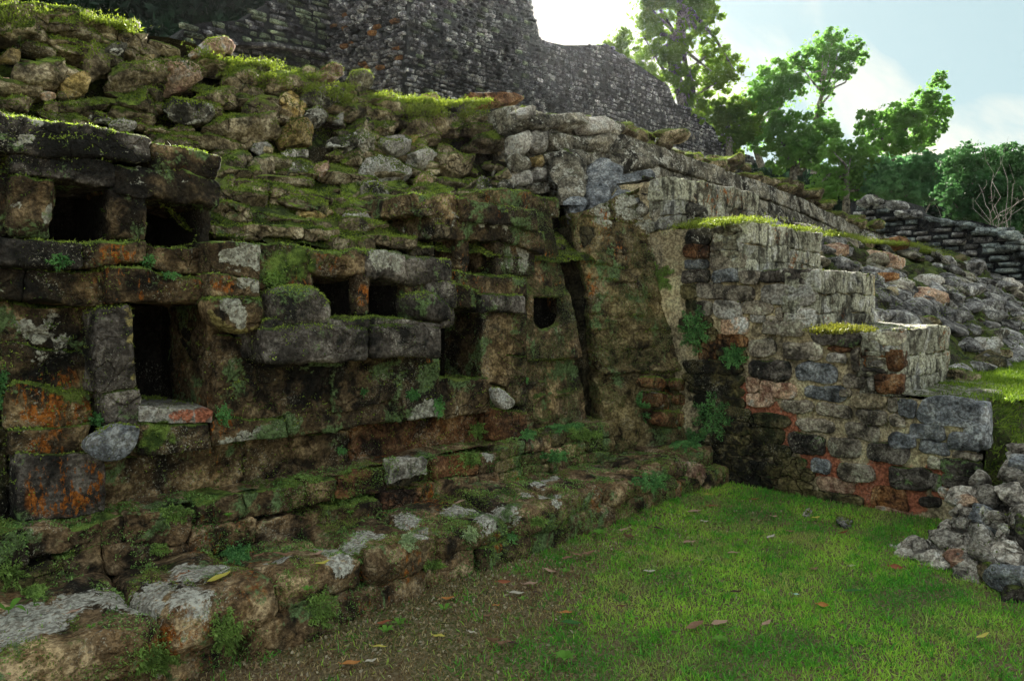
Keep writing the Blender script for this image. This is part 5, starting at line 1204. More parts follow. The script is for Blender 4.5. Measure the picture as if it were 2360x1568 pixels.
# ================================================================== GRASS, MOSS AND FERNS
def blades(name, Pn, Nn, length, width, cols, mat, rng, lean=0.5, kind_label=None, parent=None, segs=2, curl=0.5):
    n = len(Pn); L = length * rng.uniform(0.5, 1.35, n)[:, None]; W = width * rng.uniform(0.7, 1.3, n)[:, None]
    d = Nn + rng.normal(size=(n, 3)) * lean; d /= np.linalg.norm(d, axis=1)[:, None]
    s_ = np.cross(d, rng.normal(size=(n, 3))); s_ /= np.linalg.norm(s_, axis=1)[:, None]
    b = rng.normal(size=(n, 3)); b[:, 2] -= 0.8; b *= curl
    m = Pn + d * L * 0.55; tip = Pn + d * L + b * L * 0.35
    V = np.stack([Pn - s_ * W / 2, Pn + s_ * W / 2, m + s_ * W * 0.42, m - s_ * W * 0.42, tip], 1).reshape(-1, 3)
    k = np.arange(n)[:, None] * 5
    F = np.concatenate([k + np.array([[0, 1, 2]]), k + np.array([[0, 2, 3]]), k + np.array([[3, 2, 4]])])
    o = mk(name, V, F, mat, parent, smooth=True)
    me = o.data; at = me.color_attributes.new('col', 'FLOAT_COLOR', 'POINT')
    c = np.ones((n, 5, 4), np.float32); c[:, :, :3] = cols[:, None, :]
    at.data.foreach_set('color', c.ravel())
    if kind_label: tag(o, kind_label, kind='stuff')
    else: tag(o, kind='stuff')
    return o
s = NT('grass_blade'); a = s.n('ShaderNodeAttribute'); a.attribute_name = 'col'; s.l(a.outputs['Color'], s.b.inputs['Base Color']); s.b.inputs['Roughness'].default_value = 0.6
tr = s.n('ShaderNodeBsdfTranslucent'); s.l(s.mix(1.0, a.outputs['Color'], (1.5, 1.6, 0.9), 'MULTIPLY'), tr.inputs[0]); mx = s.n('ShaderNodeMixShader'); mx.inputs[0].default_value = 0.28
s.l(s.b.outputs[0], mx.inputs[1]); s.l(tr.outputs[0], mx.inputs[2]); s.l(mx.outputs[0], s.out.inputs[0]); M_blade = s.m

rg = np.random.default_rng(3)
N = 620000
X = rg.uniform(-1.5, 8.5, N); Y = rg.uniform(-3.0, 3.35, N); Q = np.stack([X, Y, gz(X, Y)], 1)
px, py, dd = proj(Q)
inf = (px > -60) & (px < 2420) & (py < 1640) & (dd > 0.5)
side_ = (dd > 0.3) & (px > -900) & (px < 3300) & (py < 2600)
keep = inf | (side_ & (rg.random(N) < 0.3))
# under solid things
under = ((Y > 3.2)) | ((X > 5.97) & (Y > 1.2)) | (((Q - pA) @ pn > 0.12) & ((Q - pA) @ np.array([0.405, 0.914, 0]) < -0.02) & (Y > -0.4))
bare = fbm(Q, 1.1, 3) * 0.5 + sst(px, 950, 1650) * 0.9 + sst(py, 1500, 1300) * -0.0
dry = np.clip(1.05 - sst(px + (py - 1300) * 0.35 + fbm(Q, 1.6, 4) * 280, 1060, 1500), 0, 1)
dry = np.where(py < 1230, dry * 0.85 + 0.1, dry)
keep &= ~under & (rg.random(N) < 1.0 - 0.55 * dry)
Q = Q[keep]; dry = dry[keep]; n = len(Q); px = px[keep]; py = py[keep]
g1 = np.array([0.21, 0.52, 0.05]); g2 = np.array([0.44, 0.68, 0.10]); g3 = np.array([0.08, 0.30, 0.045]); br = np.array([0.27, 0.19, 0.10]); br2 = np.array([0.46, 0.37, 0.21])
f = np.clip(fbm(Q, 1.4, 4) * 0.9 + 0.5 + rg.normal(size=n) * 0.22, 0, 1)[:, None]
c = np.where(f < 0.5, g3 + (g1 - g3) * f * 2, g1 + (g2 - g1) * (f - 0.5) * 2)
fs_ = np.clip(fbm(Q + 9, 2.6, 3) * 1.2, 0, 1)[:, None]; c = c * (1 - fs_ * .5) + br2 * fs_ * .5
isd = rg.random(n) < (0.08 + 0.84 * dry); c[isd] = np.where((rg.random(isd.sum()) < 0.4)[:, None], br2, br) * rg.uniform(.6, 1.3, (isd.sum(), 1))
c *= rg.uniform(0.75, 1.25, (n, 1))
L = np.where(isd, 0.020, 0.030)[:, None] * (1 + 0.3 * np.clip(fbm(Q, 3, 2), -1, 1))[:, None]
NN = np.tile([0, 0, 1.0], (n, 1)); rgb = rg
o = blades('grass', Q, NN, 1.0 * L[:, 0], 0.0042, c, M_blade, rg, lean=0.55, kind_label='short green lawn fading to dry brown thatch beside the plinth', curl=0.7) if False else None
def blades_var(name, Q, L, *a, **k): return blades(name, Q, a[0], L, *a[1:], **k)
_len = L[:, 0:1]
def _b(Pn, Nn, Lv, width, cols, name, label=None, parent=None, lean=0.55, curl=0.7, mat=None):
    rng = rg; n = len(Pn); L_ = Lv * rng.uniform(0.55, 1.4, n)[:, None]; W = width * rng.uniform(0.7, 1.3, n)[:, None]
    d = Nn + rng.normal(size=(n, 3)) * lean; d /= np.linalg.norm(d, axis=1)[:, None]
    s_ = np.cross(d, rng.normal(size=(n, 3))); s_ /= np.linalg.norm(s_, axis=1)[:, None]
    b = rng.normal(size=(n, 3)); b[:, 2] -= 0.8; b *= curl
    m = Pn + d * L_ * 0.55; tip = Pn + d * L_ + b * L_ * 0.35
    V = np.stack([Pn - s_ * W / 2, Pn + s_ * W / 2, m + s_ * W * 0.42, m - s_ * W * 0.42, tip], 1).reshape(-1, 3)
    k = np.arange(n)[:, None] * 5
    F = np.concatenate([k + np.array([[0, 1, 2]]), k + np.array([[0, 2, 3]]), k + np.array([[3, 2, 4]])])
    o = mk(name, V, F, mat or M_blade, parent)
    at = o.data.color_attributes.new('col', 'FLOAT_COLOR', 'POINT'); c_ = np.ones((n, 5, 4), np.float32); c_[:, :, :3] = cols[:, None, :]
    at.data.foreach_set('color', c_.ravel()); return tag(o, label, kind='stuff')
_b(Q, NN, _len, 0.0036, c, 'grass', 'short green lawn fading to dry brown thatch beside the plinth', curl=0.35)

cl = Q[rg.integers(0, len(Q), 420)]; Qc = np.repeat(cl, 26, axis=0) + rg.normal(size=(420 * 26, 3)) * np.array([0.022, 0.022, 0]); pxc, pyc, _d = proj(Qc); kc = (rg.random(len(Qc)) < 0.35 + 0.65 * (pxc > 1250)) & (Qc[:, 1] < 3.15); Qc = Qc[kc]
_b(Qc, np.tile([0, 0, 1.0], (len(Qc), 1)), np.full((len(Qc), 1), 0.046), 0.0045, np.array([0.09, 0.30, 0.04]) * rg.uniform(.6, 1.7, (len(Qc), 1)), 'grass_tufts', 'scattered taller tufts and coarse weeds in the short lawn', curl=0.5, lean=0.7)

def tri_arr(tags):
    T = np.concatenate([t for k in tags for t in TRIS.get(k, [])]); n_ = np.cross(T[:, 1] - T[:, 0], T[:, 2] - T[:, 0]); A = np.linalg.norm(n_, axis=1) / 2
    return T, n_ / (2 * A[:, None] + 1e-12), A
def sample(T, Nn, A, w, n):
    p = A * w; cdf = np.cumsum(p); idx = np.searchsorted(cdf, rg.random(n) * cdf[-1]); idx = np.minimum(idx, len(T) - 1)
    r1 = np.sqrt(rg.random(n))[:, None]; r2 = rg.random(n)[:, None]; t = T[idx]
    return (1 - r1) * t[:, 0] + r1 * (1 - r2) * t[:, 1] + r1 * r2 * t[:, 2], Nn[idx]
def inview(Q, m=150):
    px, py, dd = proj(Q); return (px > -m) & (px < 2359 + m) & (py > -m) & (py < 1568 + m)
def moss_cover(tags, name, label, parent, n, length, width, upmin, c1, c2, thr=0.0, scale=2.5, lean=0.7, curl=0.9, region=None):
    T, Nn, A = tri_arr(tags); cen = T.mean(1)
    w = np.clip((Nn[:, 2] - upmin) * 2.5, 0, 1) * (inview(cen) + 0.05) * (fbm(cen, scale, 4) > thr)
    if region is not None: w = w * region(cen)
    Q, NQ = sample(T, Nn, A, w, n)
    if name != 'lichen_fuzz' or True:
        bad = np.zeros(len(Q), bool)
        for (c_, r_, s_) in PATCH['W'] + PATCH['P']: bad |= np.linalg.norm(Q - c_, axis=1) < r_ * 0.75
        bad &= rg.random(len(Q)) < 0.9; Q, NQ = Q[~bad], NQ[~bad]; n = len(Q)
    f = np.clip(fbm(Q, 3.5, 3) * 0.8 + 0.5 + rg.normal(size=n) * 0.25, 0, 1)[:, None]
    col = np.array(c1) * (1 - f) + np.array(c2) * f; col *= rg.uniform(0.7, 1.3, (n, 1))
    _b(Q - NQ * 0.002, NQ * 0.6 + np.array([0, -0.1, 0.5]), np.full((n, 1), length), width, col, name, label, parent, lean=lean, curl=curl)
moss_cover(['shelf', 'rub'], 'moss', None, rub, 300000, 0.017, 0.007, 0.0, (0.05, 0.085, 0.015), (0.28, 0.36, 0.055), thr=-0.16)
moss_cover(['mask'], 'moss', None, mask, 110000, 0.015, 0.006, 0.10, (0.08, 0.14, 0.025), (0.36, 0.47, 0.09), thr=-0.2)
moss_cover(['ledge'], 'moss', None, plinth, 120000, 0.011, 0.005, -0.7, (0.06, 0.11, 0.02), (0.26, 0.36, 0.08), thr=0.16, scale=3.6)
moss_cover(['ledge'], 'fern_moss', None, course, 90000, 0.012, 0.007, -0.9, (0.09, 0.19, 0.05), (0.32, 0.50, 0.16), thr=0.16, scale=4.0)
moss_cover(['mask'], 'lichen_fuzz', None, mask, 110000, 0.009, 0.004, -1.2, (0.07, 0.075, 0.025), (0.24, 0.27, 0.10), thr=0.05, scale=3.0)
moss_cover(['mask'], 'lichen_fuzz', None, bat, 90000, 0.010, 0.004, -1.2, (0.06, 0.08, 0.03), (0.22, 0.28, 0.12), thr=-0.05, scale=3.0, region=lambda c: (c[:, 0] > 4.1) * 1.0)
moss_cover(['tread', 'flank', 'terr'], 'moss', None, flank, 40000, 0.02, 0.007, 0.35, (0.05, 0.07, 0.012), (0.20, 0.24, 0.04), thr=0.0)
moss_cover(['rs', 'pile'], 'moss', None, rs, 40000, 0.02, 0.008, 0.2, (0.05, 0.08, 0.015), (0.18, 0.24, 0.04), thr=0.18)
# bright moss strips
def strip(name, label, pts, widthpx, n, length, parent=None, c1=(0.11, 0.15, 0.02), c2=(0.28, 0.34, 0.06), plane=None, h=0.03, gate=None):
    A_ = np.array([P(a, b, **plane) for a, b in pts]); seg = np.linalg.norm(np.diff(A_, axis=0), axis=1); s = np.concatenate([[0], np.cumsum(seg)])
    tt = rg.random(n) * s[-1]; Q = np.stack([np.interp(tt, s, A_[:, i]) for i in range(3)], 1)
    wv = fbm(np.stack([tt * 3, tt * 0, tt * 0], 1), 1, 3)
    Q += rg.normal(size=(n, 3)) * np.array([0.02, widthpx, h]) + np.outer(wv, [0, 0, 0.02])
    if gate is not None:
        k_ = fbm(Q * np.array([1, .2, 1]), 2.2, 3) > gate; Q = Q[k_]; n = len(Q)
    f = np.clip(rg.normal(size=n) * .3 + .5, 0, 1)[:, None]; col = np.array(c1) * (1 - f) + np.array(c2) * f
    o = _b(Q, np.tile([0, -0.2, 1.0], (n, 1)), np.full((n, 1), length), 0.008, col, name, label, parent, lean=0.6)
    return o
strip('bright_moss', None, [(1876,536),(1940,545),(1985,558),(2040,560),(2090,566),(2130,580),(2170,598)], 0.10, 16000, 0.026, rs, plane=dict(Y=3.75), h=0.012, gate=-0.35)
strip('bright_moss', None, [(1590,522),(1640,512),(1690,508),(1720,514),(1790,526),(1850,536),(1890,545)], 0.10, 14000, 0.025, flank, plane=dict(Y=3.15), h=0.012, gate=-0.1)
strip('bright_moss', None, [(1890,764),(1930,756),(1985,758)], 0.05, 4000, 0.02, flank, plane=dict(Y=1.85), h=0.008, c1=(0.10, 0.11, 0.02), c2=(0.22, 0.22, 0.04))
CR = [(-40,10),(60,38),(130,48),(200,45),(280,62),(340,90),(400,108),(440,120),(500,140),(560,150),(620,150),(680,170),(740,186),(800,205),(850,215),(900,228),(960,236),(1040,240),(1120,236)]
strip('crest_grass', None, CR, 0.07, 16000, 0.022, rub, plane=dict(Y=5.68), h=0.014, c1=(0.12, 0.17, 0.025), c2=(0.33, 0.40, 0.07), gate=-0.15)
strip('crest_grass', None, [(a, b + 20) for a, b in CR], 0.05, 14000, 0.022, rub, plane=dict(Y=5.55), h=0.04, c1=(0.10, 0.14, 0.02), c2=(0.28, 0.34, 0.06), gate=0.25)
# grass on the terrace tread at the right and its bank
n = 60000; X = rg.uniform(6.15, 12.5, n); Yv = rg.uniform(1.1, 2.0, n); ok = (rg.random(n) < np.clip((X - 6.1) * 1.2, 0.1, 1)); X, Yv = X[ok], Yv[ok]; n = len(X)
Q = np.stack([X, Yv, 0.865 + 0 * X], 1) + vnoise(np.stack([X, Yv, X * 0], 1), 2, 2) * 0.02
f = rg.random((n, 1)); _b(Q, np.tile([0, -.1, 1.0], (n, 1)), np.full((n, 1), 0.045), 0.007, np.array([0.07, 0.15, 0.015]) * (1 - f) + np.array([0.24, 0.34, 0.04]) * f, 'terrace_grass', 'sunlit tufted grass growing on the lowest terrace beside the corner block')
def trd(u, v):
    W = np.stack([XF + 0.18 + u * 12, 1.26 + v * 0.9, 0.86 + 0 * u], 1); return W + vnoise(W, 2, 3) * 0.02
tag(grid_sheet('terrace_ground', trd, 120, 12, M_soil, None), 'earth tread of the lowest terrace', kind='structure')
T, Nn, A = tri_arr(['grassbank', 'rs']); w = (T.mean(1)[:, 1] < 1.35) * 1.0
Q, NQ = sample(T, Nn, A, w, 60000); f = rg.random((len(Q), 1))
_b(Q, np.tile([-.1, -.5, .7], (len(Q), 1)), np.full((len(Q), 1), 0.05), 0.008, np.array([0.05, 0.10, 0.02]) * (1 - f) + np.array([0.24, 0.34, 0.05]) * f, 'bank_moss', None, rs)
V, F = box_mesh(XF + .1, 30, 1.3, 5.3, -0.1, 0.80); mk('stair_fill', V, F, M_core, rs, smooth=False)

# fern and moss cushions: each patch is its own plant
allT, allN, allA = tri_arr(['mask', 'ledge', 'flank']); allC = allT.mean(1)
s_ = None
FERNS = [(138,600,34,18,'two frilly fern rosettes left of the ledge below the left window','t'),(340,598,18,18,'round lacy fern rosette under the right edge of the left windows','t'),(392,635,24,12,'small pale fern spreading on the band above the left mouth opening','t'),
 (222,968,20,22,'bright green cushion fern beside the left mouth pillar','t'),(514,955,20,30,'dense green moss tongue hanging right of the pale mouth sill','t'),(3,880,14,60,'green moss column at the far left edge beside the orange-stained panel','t'),
 (635,640,34,22,'grey-green lichen sheet below the left brow of the nose','g'),(405,1185,44,22,'thick fern tuft on the course under the left ear block','g'),(545,1275,42,28,'dark blue-green moss mat above the plinth','t'),(365,1265,30,16,'feathery moss spray low on the course','g'),
 (20,1320,44,40,'leafy green moss mass at the lower left corner of the course','g'),(80,1365,36,24,'second moss mass near the heart-shaped leaves','g'),(950,908,18,16,'round cushion of moss left of the right mouth opening','t'),(1300,848,10,20,'oval green lichen disc below the rounded hole','t'),
 (1220,876,10,16,'small oval green lichen disc over the round carving','t'),(1100,990,24,22,'soft green moss pad left of the knob base','g'),(1215,1000,22,16,'moss pad right of the knob base','t'),(1300,975,50,26,'spreading green moss below the carved ear','t'),
 (940,1250,24,24,'pale grey-green lichen cushion on a plinth block beside the white streak','l'),(1082,1230,22,20,'pale lichen cushion on the middle plinth block','l'),(1180,1238,14,16,'small green cushion beside the orange stain on the plinth','t'),(1600,760,40,60,'deep green moss curtain in the corner of the flank wall','t'),
 (1690,820,34,30,'green moss patch at the left end of the mortared stones','t'),(1640,960,50,60,'large damp moss growth low in the corner','t'),(1580,1010,50,30,'green moss at the bottom of the leaning wall','t'),(520,1455,44,60,'leafy moss sheet over the side of the plinth','g'),(1000,1300,30,14,'small moss sprinkle low on the plinth','g'),
 (360,1520,60,40,'moss mat at the very bottom left of the plinth','g'),(740,1400,40,50,'loose green moss between two plinth blocks','g'),(1340,1000,50,14,'yellowish moss on the course beside the crevice','g'),(1500,640,60,40,'thin moss film high on the leaning wall','g'),(1470,950,30,60,'moss film low on the leaning wall','t'),(785,1035,14,12,'tiny fern under the long lip','t'),(838,902,12,12,'tiny green fern on the dark chin','t'),(1385,590,24,30,'mossy tuft at the left edge of the leaning wall','g'),(1010,935,14,26,'hanging strand of pale moss right of the lip stone','t'),(1085,1055,30,20,'moss spilling over the course left of the white blob','g'),(1280,1050,40,16,'green moss over the course stones below the carved ear','t'),(1240,1200,24,14,'thin moss along the plinth front','g'),(1500,1110,50,24,'dark moss over the far end of the plinth','t')]
C_ = dict(t=((0.05, 0.15, 0.05), (0.17, 0.36, 0.13)), g=((0.09, 0.15, 0.04), (0.24, 0.36, 0.10)), l=((0.20, 0.26, 0.15), (0.42, 0.50, 0.32)))
apx, apy, add_ = proj(allC)
vis = (np.einsum('ij,ij->i', allN, CP - allC) > 0)
for (cx_, cy_, rx, ry, lab, k) in FERNS:
    q = ((apx - cx_) / rx) ** 2 + ((apy - cy_) / ry) ** 2
    sel = (q < 1.0) & vis
    if sel.sum() < 3: print('NOFERN', lab, sel.sum()); continue
    dmin = np.percentile(add_[sel], 15); sel &= add_ < dmin + 0.25
    area = allA[sel].sum(); n = int(min(9000, max(500, area * 60000)))
    Q, NQ = sample(allT[sel], allN[sel], allA[sel], np.ones(sel.sum()), n)
    qx, qy, _ = proj(Q); ang = np.arctan2(qy - cy_, qx - cx_); edge = 0.8 + 0.25 * np.sin(ang * 7 + cx_) + 0.15 * np.sin(ang * 17)
    r_ = np.sqrt(((qx - cx_) / rx) ** 2 + ((qy - cy_) / ry) ** 2); kp = (r_ < edge) & (rg.random(n) < np.clip(1.5 - r_, 0, 1)); Q, NQ = Q[kp], NQ[kp]; n = len(Q)
    if n < 10: continue
    f = np.clip(fbm(Q, 12, 2) * .8 + .5 + rg.normal(size=n) * .25, 0, 1)[:, None]; c1, c2 = C_[k]; c1 = tuple(1.25 * v for v in c1); c2 = tuple(1.35 * v for v in c2)
    o = _b(Q + NQ * rg.uniform(0, .008, (n, 1)), NQ, np.full((n, 1), 0.011), 0.0075, np.array(c1) * (1 - f) + np.array(c2) * f, 'moss_patch', None, None, lean=0.9, curl=1.2)
    o['kind'] = 'thing'; tag(o, lab, 'moss', 'fern and moss cushions on the carved wall and plinth')

# dead twigs on the bare soil
for i, (x, y, L, lab) in enumerate([(1000, 1440, 60, 'thin dry twig on the bare soil left of the curled leaves'), (1230, 1395, 50, 'short dry twig behind the large green leaf'), (905, 1500, 70, 'long thin twig near the bottom edge by the plinth'), (1330, 1290, 44, 'small twig at the edge of the green grass'), (1120, 1370, 40, 'bent twig in the middle of the bare soil')]):
    p = P(x, y, Z=0.02); Lm = L / 1720 * np.linalg.norm(p - CP); a = rg.uniform(-1, 1); pts = [p + np.array([math.cos(a) * Lm * k / 4, math.sin(a) * Lm * k / 4, 0.006 + 0.004 * math.sin(k * 2)]) + rg.normal(size=3) * np.array([.004, .004, 0]) for k in range(5)]
    V, F = tube(pts, [0.003, 0.003, 0.0025, 0.002, 0.001], 5); tag(mk('twig', np.array(V), np.array(F), M_rub), lab, 'twig', 'dry twigs on the soil')
# crumbs of soil, chips and shredded leaf bits
n = 9000; X = rg.uniform(0.8, 5.5, n); Yv = 3.12 - np.abs(rg.normal(size=n)) * 0.55; Q = np.stack([X, Yv, gz(X, Yv) + 0.003], 1); cc = np.array([[0.30, 0.20, 0.12], [0.42, 0.33, 0.22], [0.16, 0.10, 0.06], [0.50, 0.44, 0.34]])[rg.integers(0, 4, n)] * rg.uniform(.6, 1.1, (n, 1))
_b(Q, np.tile([0, 0, 0.25], (n, 1)), np.full((n, 1), 0.016), 0.011, cc, 'leaf_litter', 'small shredded leaf bits and chips on the bare strip along the plinth', lean=0.8, curl=0.5)

# ================================================================== FALLEN LEAVES AND SEEDLINGS
def lmat(name, a, b, tr_=0.2): return plain_mat(name, a, b, 60, bump=0.002, trans=tr_, rough=0.65, objvar=0.0, tc=b)
LM = dict(brown=lmat('brown_leaf', (0.20, 0.10, 0.06), (0.36, 0.22, 0.15)), pink=lmat('pinkish_leaf', (0.38, 0.22, 0.17), (0.55, 0.38, 0.30)), orange=lmat('orange_leaf', (0.45, 0.16, 0.04), (0.58, 0.28, 0.10)), yellow=lmat('yellow_leaf', (0.50, 0.42, 0.06), (0.66, 0.60, 0.16)),
          pale=lmat('pale_leaf', (0.48, 0.44, 0.38), (0.66, 0.62, 0.55)), dark=lmat('dark_leaf', (0.04, 0.02, 0.02), (0.09, 0.05, 0.04)), green=lmat('green_leaf', (0.03, 0.12, 0.03), (0.08, 0.24, 0.06), .35), red=lmat('red_brown_leaf', (0.26, 0.08, 0.04), (0.40, 0.15, 0.08)), turq=lmat('turquoise_leaf', (0.30, 0.50, 0.42), (0.45, 0.66, 0.58)))
def leaf_obj(p, L, ang, mat, curl=0.3, up=0.0, wr=0.42, seed=0, name='fallen_leaf'):
    V, F = [], []; nU, nV = 9, 5; r = random.Random(seed)
    for i in range(nU):
        u = i / (nU - 1); w = wr * math.sin(math.pi * min(1, u * 1.02)) ** 0.75 * (1 - 0.25 * u)
        for j in range(nV):
            v = (j / (nV - 1) - .5) * 2
            x = (u - .5) * L; y = v * w * L * 0.5; z = curl * L * (0.9 * (u - .5) ** 2 * 2 * 0.5 + 0.35 * v * v * w) + 0.0025 * math.sin(u * 9 + seed)
            V.append((x, y, z))
    for i in range(nU - 1):
        for j in range(nV - 1): a = i * nV + j; F.append((a, a + 1, a + nV + 1, a + nV))
    b = len(V)
    V += [(-.5 * L, -.004, 0), (-.5 * L, .004, 0), (-.66 * L, .003, .01), (-.66 * L, -.003, .01)]; F.append((b, b + 1, b + 2, b + 3))
    R = np.array(Euler((up, r.uniform(-.25, .25), ang)).to_matrix()); V = np.array(V) @ R.T; V[:, 2] -= V[:, 2].min()
    return mk(name, V + np.array(p), np.array(F), mat)
c2 = lambda x, y: (786.3 + x / 3, 1044.9 + y / 3); c3 = lambda x, y: (1572.7 + x / 3, 1044.9 + y / 3); c1_ = lambda x, y: (x / 3, 1044.9 + y / 3)
LEAVES = [(c2(1440,812),28,'pink','curled pinkish leaf standing on the dry grass right of the plinth',.6),(c2(1712,692),32,'brown','rightmost leaf of the trio lying by the foot of the plinth',.3),(c2(1628,702),26,'brown','middle leaf of the trio lying by the foot of the plinth',.4),(c2(1562,722),28,'brown','leftmost leaf of the trio lying by the foot of the plinth',.3),
 (c2(1308,900),34,'pink','broad pinkish leaf on the bare patch below the plinth corner',.2),(c2(1212,960),34,'pale','flat pale leaf next to the broad pinkish one',.1),(c2(1120,892),32,'red','thin reddish leaf leaning by the purple-stained plinth stone',.8),(c2(738,1005),30,'orange','orange-brown leaf propped against the plinth base',.7),
 (c2(295,1172),32,'red','dark red-brown leaf half under the plinth edge',.5),(c2(676,1256),28,'yellow','small bright yellow leaf on the dry thatch',.1),(c2(265,1330),34,'yellow','long yellow-green leaf at the bottom near the plinth',.2),(c2(70,1445),40,'orange','orange leaf at the bottom edge nearest the plinth',.3),(c2(205,1432),26,'pale','crumpled pale leaf at the bottom edge',.5),
 (c2(1045,1305),34,'brown','curled brown leaf left of a pair in the bare patch',.9),(c2(1125,1315),34,'brown','brown leaf touching the dark green one in the bare patch',.5),(c2(1182,1312),28,'dark','folded dark leaf right of the curled pair',.7),(c2(1552,1098),30,'orange','orange leaf lying on the large green leaf',.4),(c2(1592,1168),46,'green','large glossy green leaf on the thatch',.4),
 (c2(1940,1062),22,'brown','small upright brown leaf where the green grass begins',.8),(c2(2130,810),30,'pale','flat whitish leaf right of the bare patch',.1),(c2(1985,582),26,'brown','curled leaf near the far end of the plinth',.8),(c2(1950,530),24,'pink','pinkish leaf just behind the curled one',.4),(c2(2190,522),30,'dark','dark leaf in the shade close to the plinth end',.3),
 (c2(1350,962),22,'dark','small grey-dark leaf beside the pale leaf',.3),(c2(1072,1048),18,'orange','tiny orange leaf scrap on the thatch',.3),(c2(1010,1118),20,'brown','dull brown leaf deep in the thatch',.3),(c2(900,1232),18,'pale','tiny pale leaf scrap in the thatch',.3),(c2(1775,500),30,'brown','brown leaf against the last visible plinth stone',.4),
 (c3(85,1195),46,'brown','left one of two large tan leaves side by side in the lawn',.25),(c3(255,1165),44,'pink','right one of two large tan leaves side by side in the lawn',.15),(c3(970,1050),22,'orange','bright orange leaf standing upright in the middle of the lawn',.9),(c3(580,1178),26,'pink','pinkish-tan leaf right of the two large ones',.4),
 (c3(2075,1265),32,'yellow','narrow yellow leaf at the lower right of the lawn',.1),(c3(908,795),24,'brown','tan leaf near the centre of the lawn',.3),(c3(1170,775),18,'pale','small pale curled leaf in front of the flank',.6),(c3(350,682),30,'pink','leaf with a long green stalk on the lawn',.3),(c3(45,610),30,'pink','pinkish leaf at the border of dry and green grass',.2),
 (c3(150,466),20,'pale','white leaf scrap near the corner',.1),(c3(630,432),20,'pink','small squarish pink leaf below the flank',.2),(c3(500,320),20,'red','reddish leaf leaning by the flank foot',.7),(c3(200,360),32,'red','long red-brown leaf near the dark corner',.3),(c3(80,396),32,'pink','leaf lying flat closest to the corner plinth',.1),
 (c3(180,282),22,'yellow','yellow leaf in the shaded corner',.2),(c3(610,577),22,'pale','pale leaf on the upper lawn',.2),(c3(742,535),20,'brown','brown leaf on the upper lawn behind the pale one',.3),(c3(1120,552),18,'red','small upright reddish leaf left of the jagged heap',.8),(c3(785,976),20,'turq','pale turquoise leaf in the middle of the lawn',.2),
 (c3(1180,952),44,'green','long green leaf blade lying in the lawn',.5),(c3(1475,790),24,'red','dark reddish leaf upright at the tip of the jagged heap',.9),(c3(370,962),26,'dark','dark shrivelled leaf in the left part of the lawn',.6),(c3(920,442),22,'yellow','yellow-brown leaf under the flank stones',.4),(c3(125,735),16,'pink','tiny pinkish leaf in the left lawn',.2),(c3(840,365),16,'brown','brown leaf against the foot of the flank',.6)]
for i, ((x, y), L, m, lab, cu) in enumerate(LEAVES):
    p = P(x, y, Z=0.022); d = np.linalg.norm(p - CP); Lm = L / 1720 * d * 1.02
    o = leaf_obj(p, Lm, random.uniform(-.5, .5) - 0.8, LM[m], curl=cu * 0.7, up=(0.9 if cu > .75 else 0.0) * random.choice([-1, 1]), wr=0.3 if 'narrow' in lab or 'long' in lab or 'thin' in lab else 0.5, seed=i)
    tag(o, lab, 'leaf', 'fallen leaves on the lawn')
for i, ((x, y), L, m, lab, z) in enumerate([(c1_(1515,866), 52, 'yellow', 'long yellow leaf lying on the bare white plinth top', .345), (c1_(1790,702), 26, 'brown', 'curled tan leaf at the foot of the course', .33), (c1_(1955,702), 40, 'brown', 'grey-brown leaf bridging the first white streak', .33), (c1_(2232,758), 34, 'yellow', 'broad yellow leaf on the large white streak', .33), (c1_(2200,692), 30, 'pink', 'pinkish leaf touching the large white streak', .33), (c2(1395, 232), 26, 'dark', 'dark purple crumpled leaf on the plinth top', .33), (c2(820, 342), 26, 'pink', 'pinkish leaf behind the streaked plinth blocks', .33), (c1_(510,1100), 26, 'pink', 'faded leaf at the back of the longest plinth block', .345)]):
    p = P(x, y, Z=z); d = np.linalg.norm(p - CP)
    tag(leaf_obj(p, L / 1720 * d * 1.1, random.uniform(-.4, .4), LM[m], curl=.4, seed=60 + i), lab, 'leaf', 'fallen leaves on the plinth')
M_seed = plain_mat('seedling_green', (0.08, 0.22, 0.03), (0.18, 0.38, 0.06), 30, trans=0.3, objvar=0.15, tc=(0.2, 0.4, 0.05))
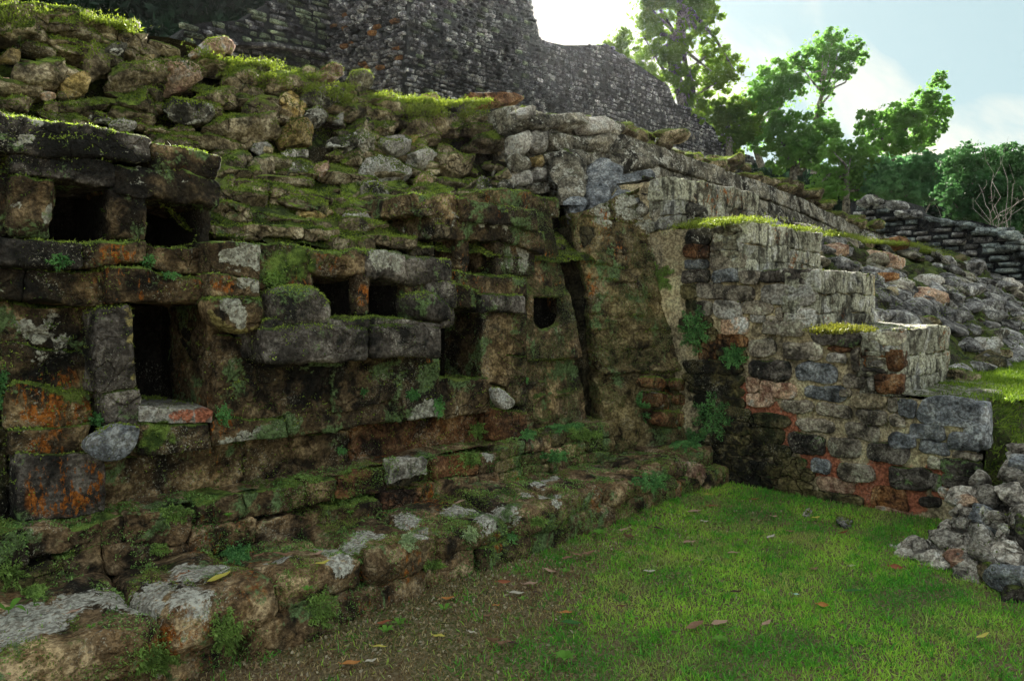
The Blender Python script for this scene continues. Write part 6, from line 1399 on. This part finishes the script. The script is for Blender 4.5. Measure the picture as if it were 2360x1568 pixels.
for i, ((x, y), L, nl, lab, kw) in enumerate([(c2(310,1232), 26, 5, 'bright seedling beside the red-brown leaf', dict(Z=0.02)), (c2(1300,850), 16, 4, 'seedling above the broad pinkish leaf', dict(Z=0.02)), (c2(1545,1425), 34, 7, 'leafy weed near the bottom centre of the lawn', dict(Z=0.02)), (c2(400,1180), 26, 4, 'dark blade-leaved seedling by the plinth', dict(Z=0.02)), (c2(1255,1012), 16, 4, 'small seedling below the flat pale leaf', dict(Z=0.02)), (c2(715,1080), 26, 4, 'blue-green seedling under the orange-brown leaf', dict(Z=0.02)), (c2(1550,820), 18, 5, 'seedling right of the curled pinkish leaf', dict(Z=0.02)), (c2(1780,560), 24, 6, 'weed tuft at the plinth foot', dict(Z=0.02)),
      (c2(65,412), 14, 4, 'four-leaved sprout growing on the course stones', dict(Y=3.72)), (c1_(1580,432), 16, 6, 'star-shaped sprout on the dark course', dict(Y=3.72)), (c1_(2125,945), 20, 5, 'sprout between the plinth blocks', dict(Z=0.31)), (c1_(60,1085), 40, 3, 'heart-leaved seedling at the left edge behind the plinth', dict(Z=0.36)), (c1_(190,1088), 30, 2, 'pair of heart-shaped leaves right of the first seedling', dict(Z=0.36)), (c1_(630,1205), 16, 4, 'sprout on top of the longest plinth block', dict(Z=0.33)), (c2(2010,1300), 20, 5, 'coarse weed in the green lawn', dict(Z=0.02)), (c3(260,1300), 24, 6, 'broad-leaved weed at the lower left of the green lawn', dict(Z=0.02))]):
    p = P(x, y, **kw); d = np.linalg.norm(p - CP); Lm = L / 1720 * d * 0.62; e = thing('seedling', lab, 'plant', p, 'seedlings and weeds')
    for k in range(nl):
        a = 2 * math.pi * k / nl + i; V, F = [], []
        for u in range(5):
            t_ = u / 4; w = 0.32 * math.sin(math.pi * (0.08 + t_ * .9)) * Lm
            c_ = np.array([math.cos(a), math.sin(a), 0]) * (0.15 + t_) * Lm + np.array([0, 0, Lm * (0.55 * math.sin(t_ * 2.2) + .1)])
            sd_ = np.array([-math.sin(a), math.cos(a), 0]) * w; V += [p + c_ - sd_, p + c_ - np.array([0, 0, .12 * w]), p + c_ + sd_]
        for u in range(4):
            for j in (0, 1): F.append((u * 3 + j, u * 3 + j + 1, u * 3 + j + 4, u * 3 + j + 3))
        mk('leaf', np.array(V), np.array(F), M_seed, e)
    V, F = tube([p - np.array([0, 0, .01]), p + np.array([0, 0, Lm * .3])], [Lm * .04, Lm * .03], 4); mk('stem', np.array(V), np.array(F), M_seed, e)

hb = box_mesh(-700, 700, -700, 700, -1.0, 40.0)
hm = bpy.data.materials.new('thin_air'); hm.use_nodes = True; hn = hm.node_tree; hn.nodes.remove(hn.nodes['Principled BSDF'])
hv = hn.nodes.new('ShaderNodeVolumePrincipled'); hv.inputs['Color'].default_value = (0.85, 0.92, 1.0, 1); hv.inputs['Density'].default_value = 0.0001; hv.inputs['Anisotropy'].default_value = 0.78
hn.links.new(hv.outputs[0], hn.nodes['Material Output'].inputs['Volume'])
tag(mk('haze', hb[0], hb[1], hm, None, smooth=False), 'thin bright haze in the air towards the sun', kind='stuff')
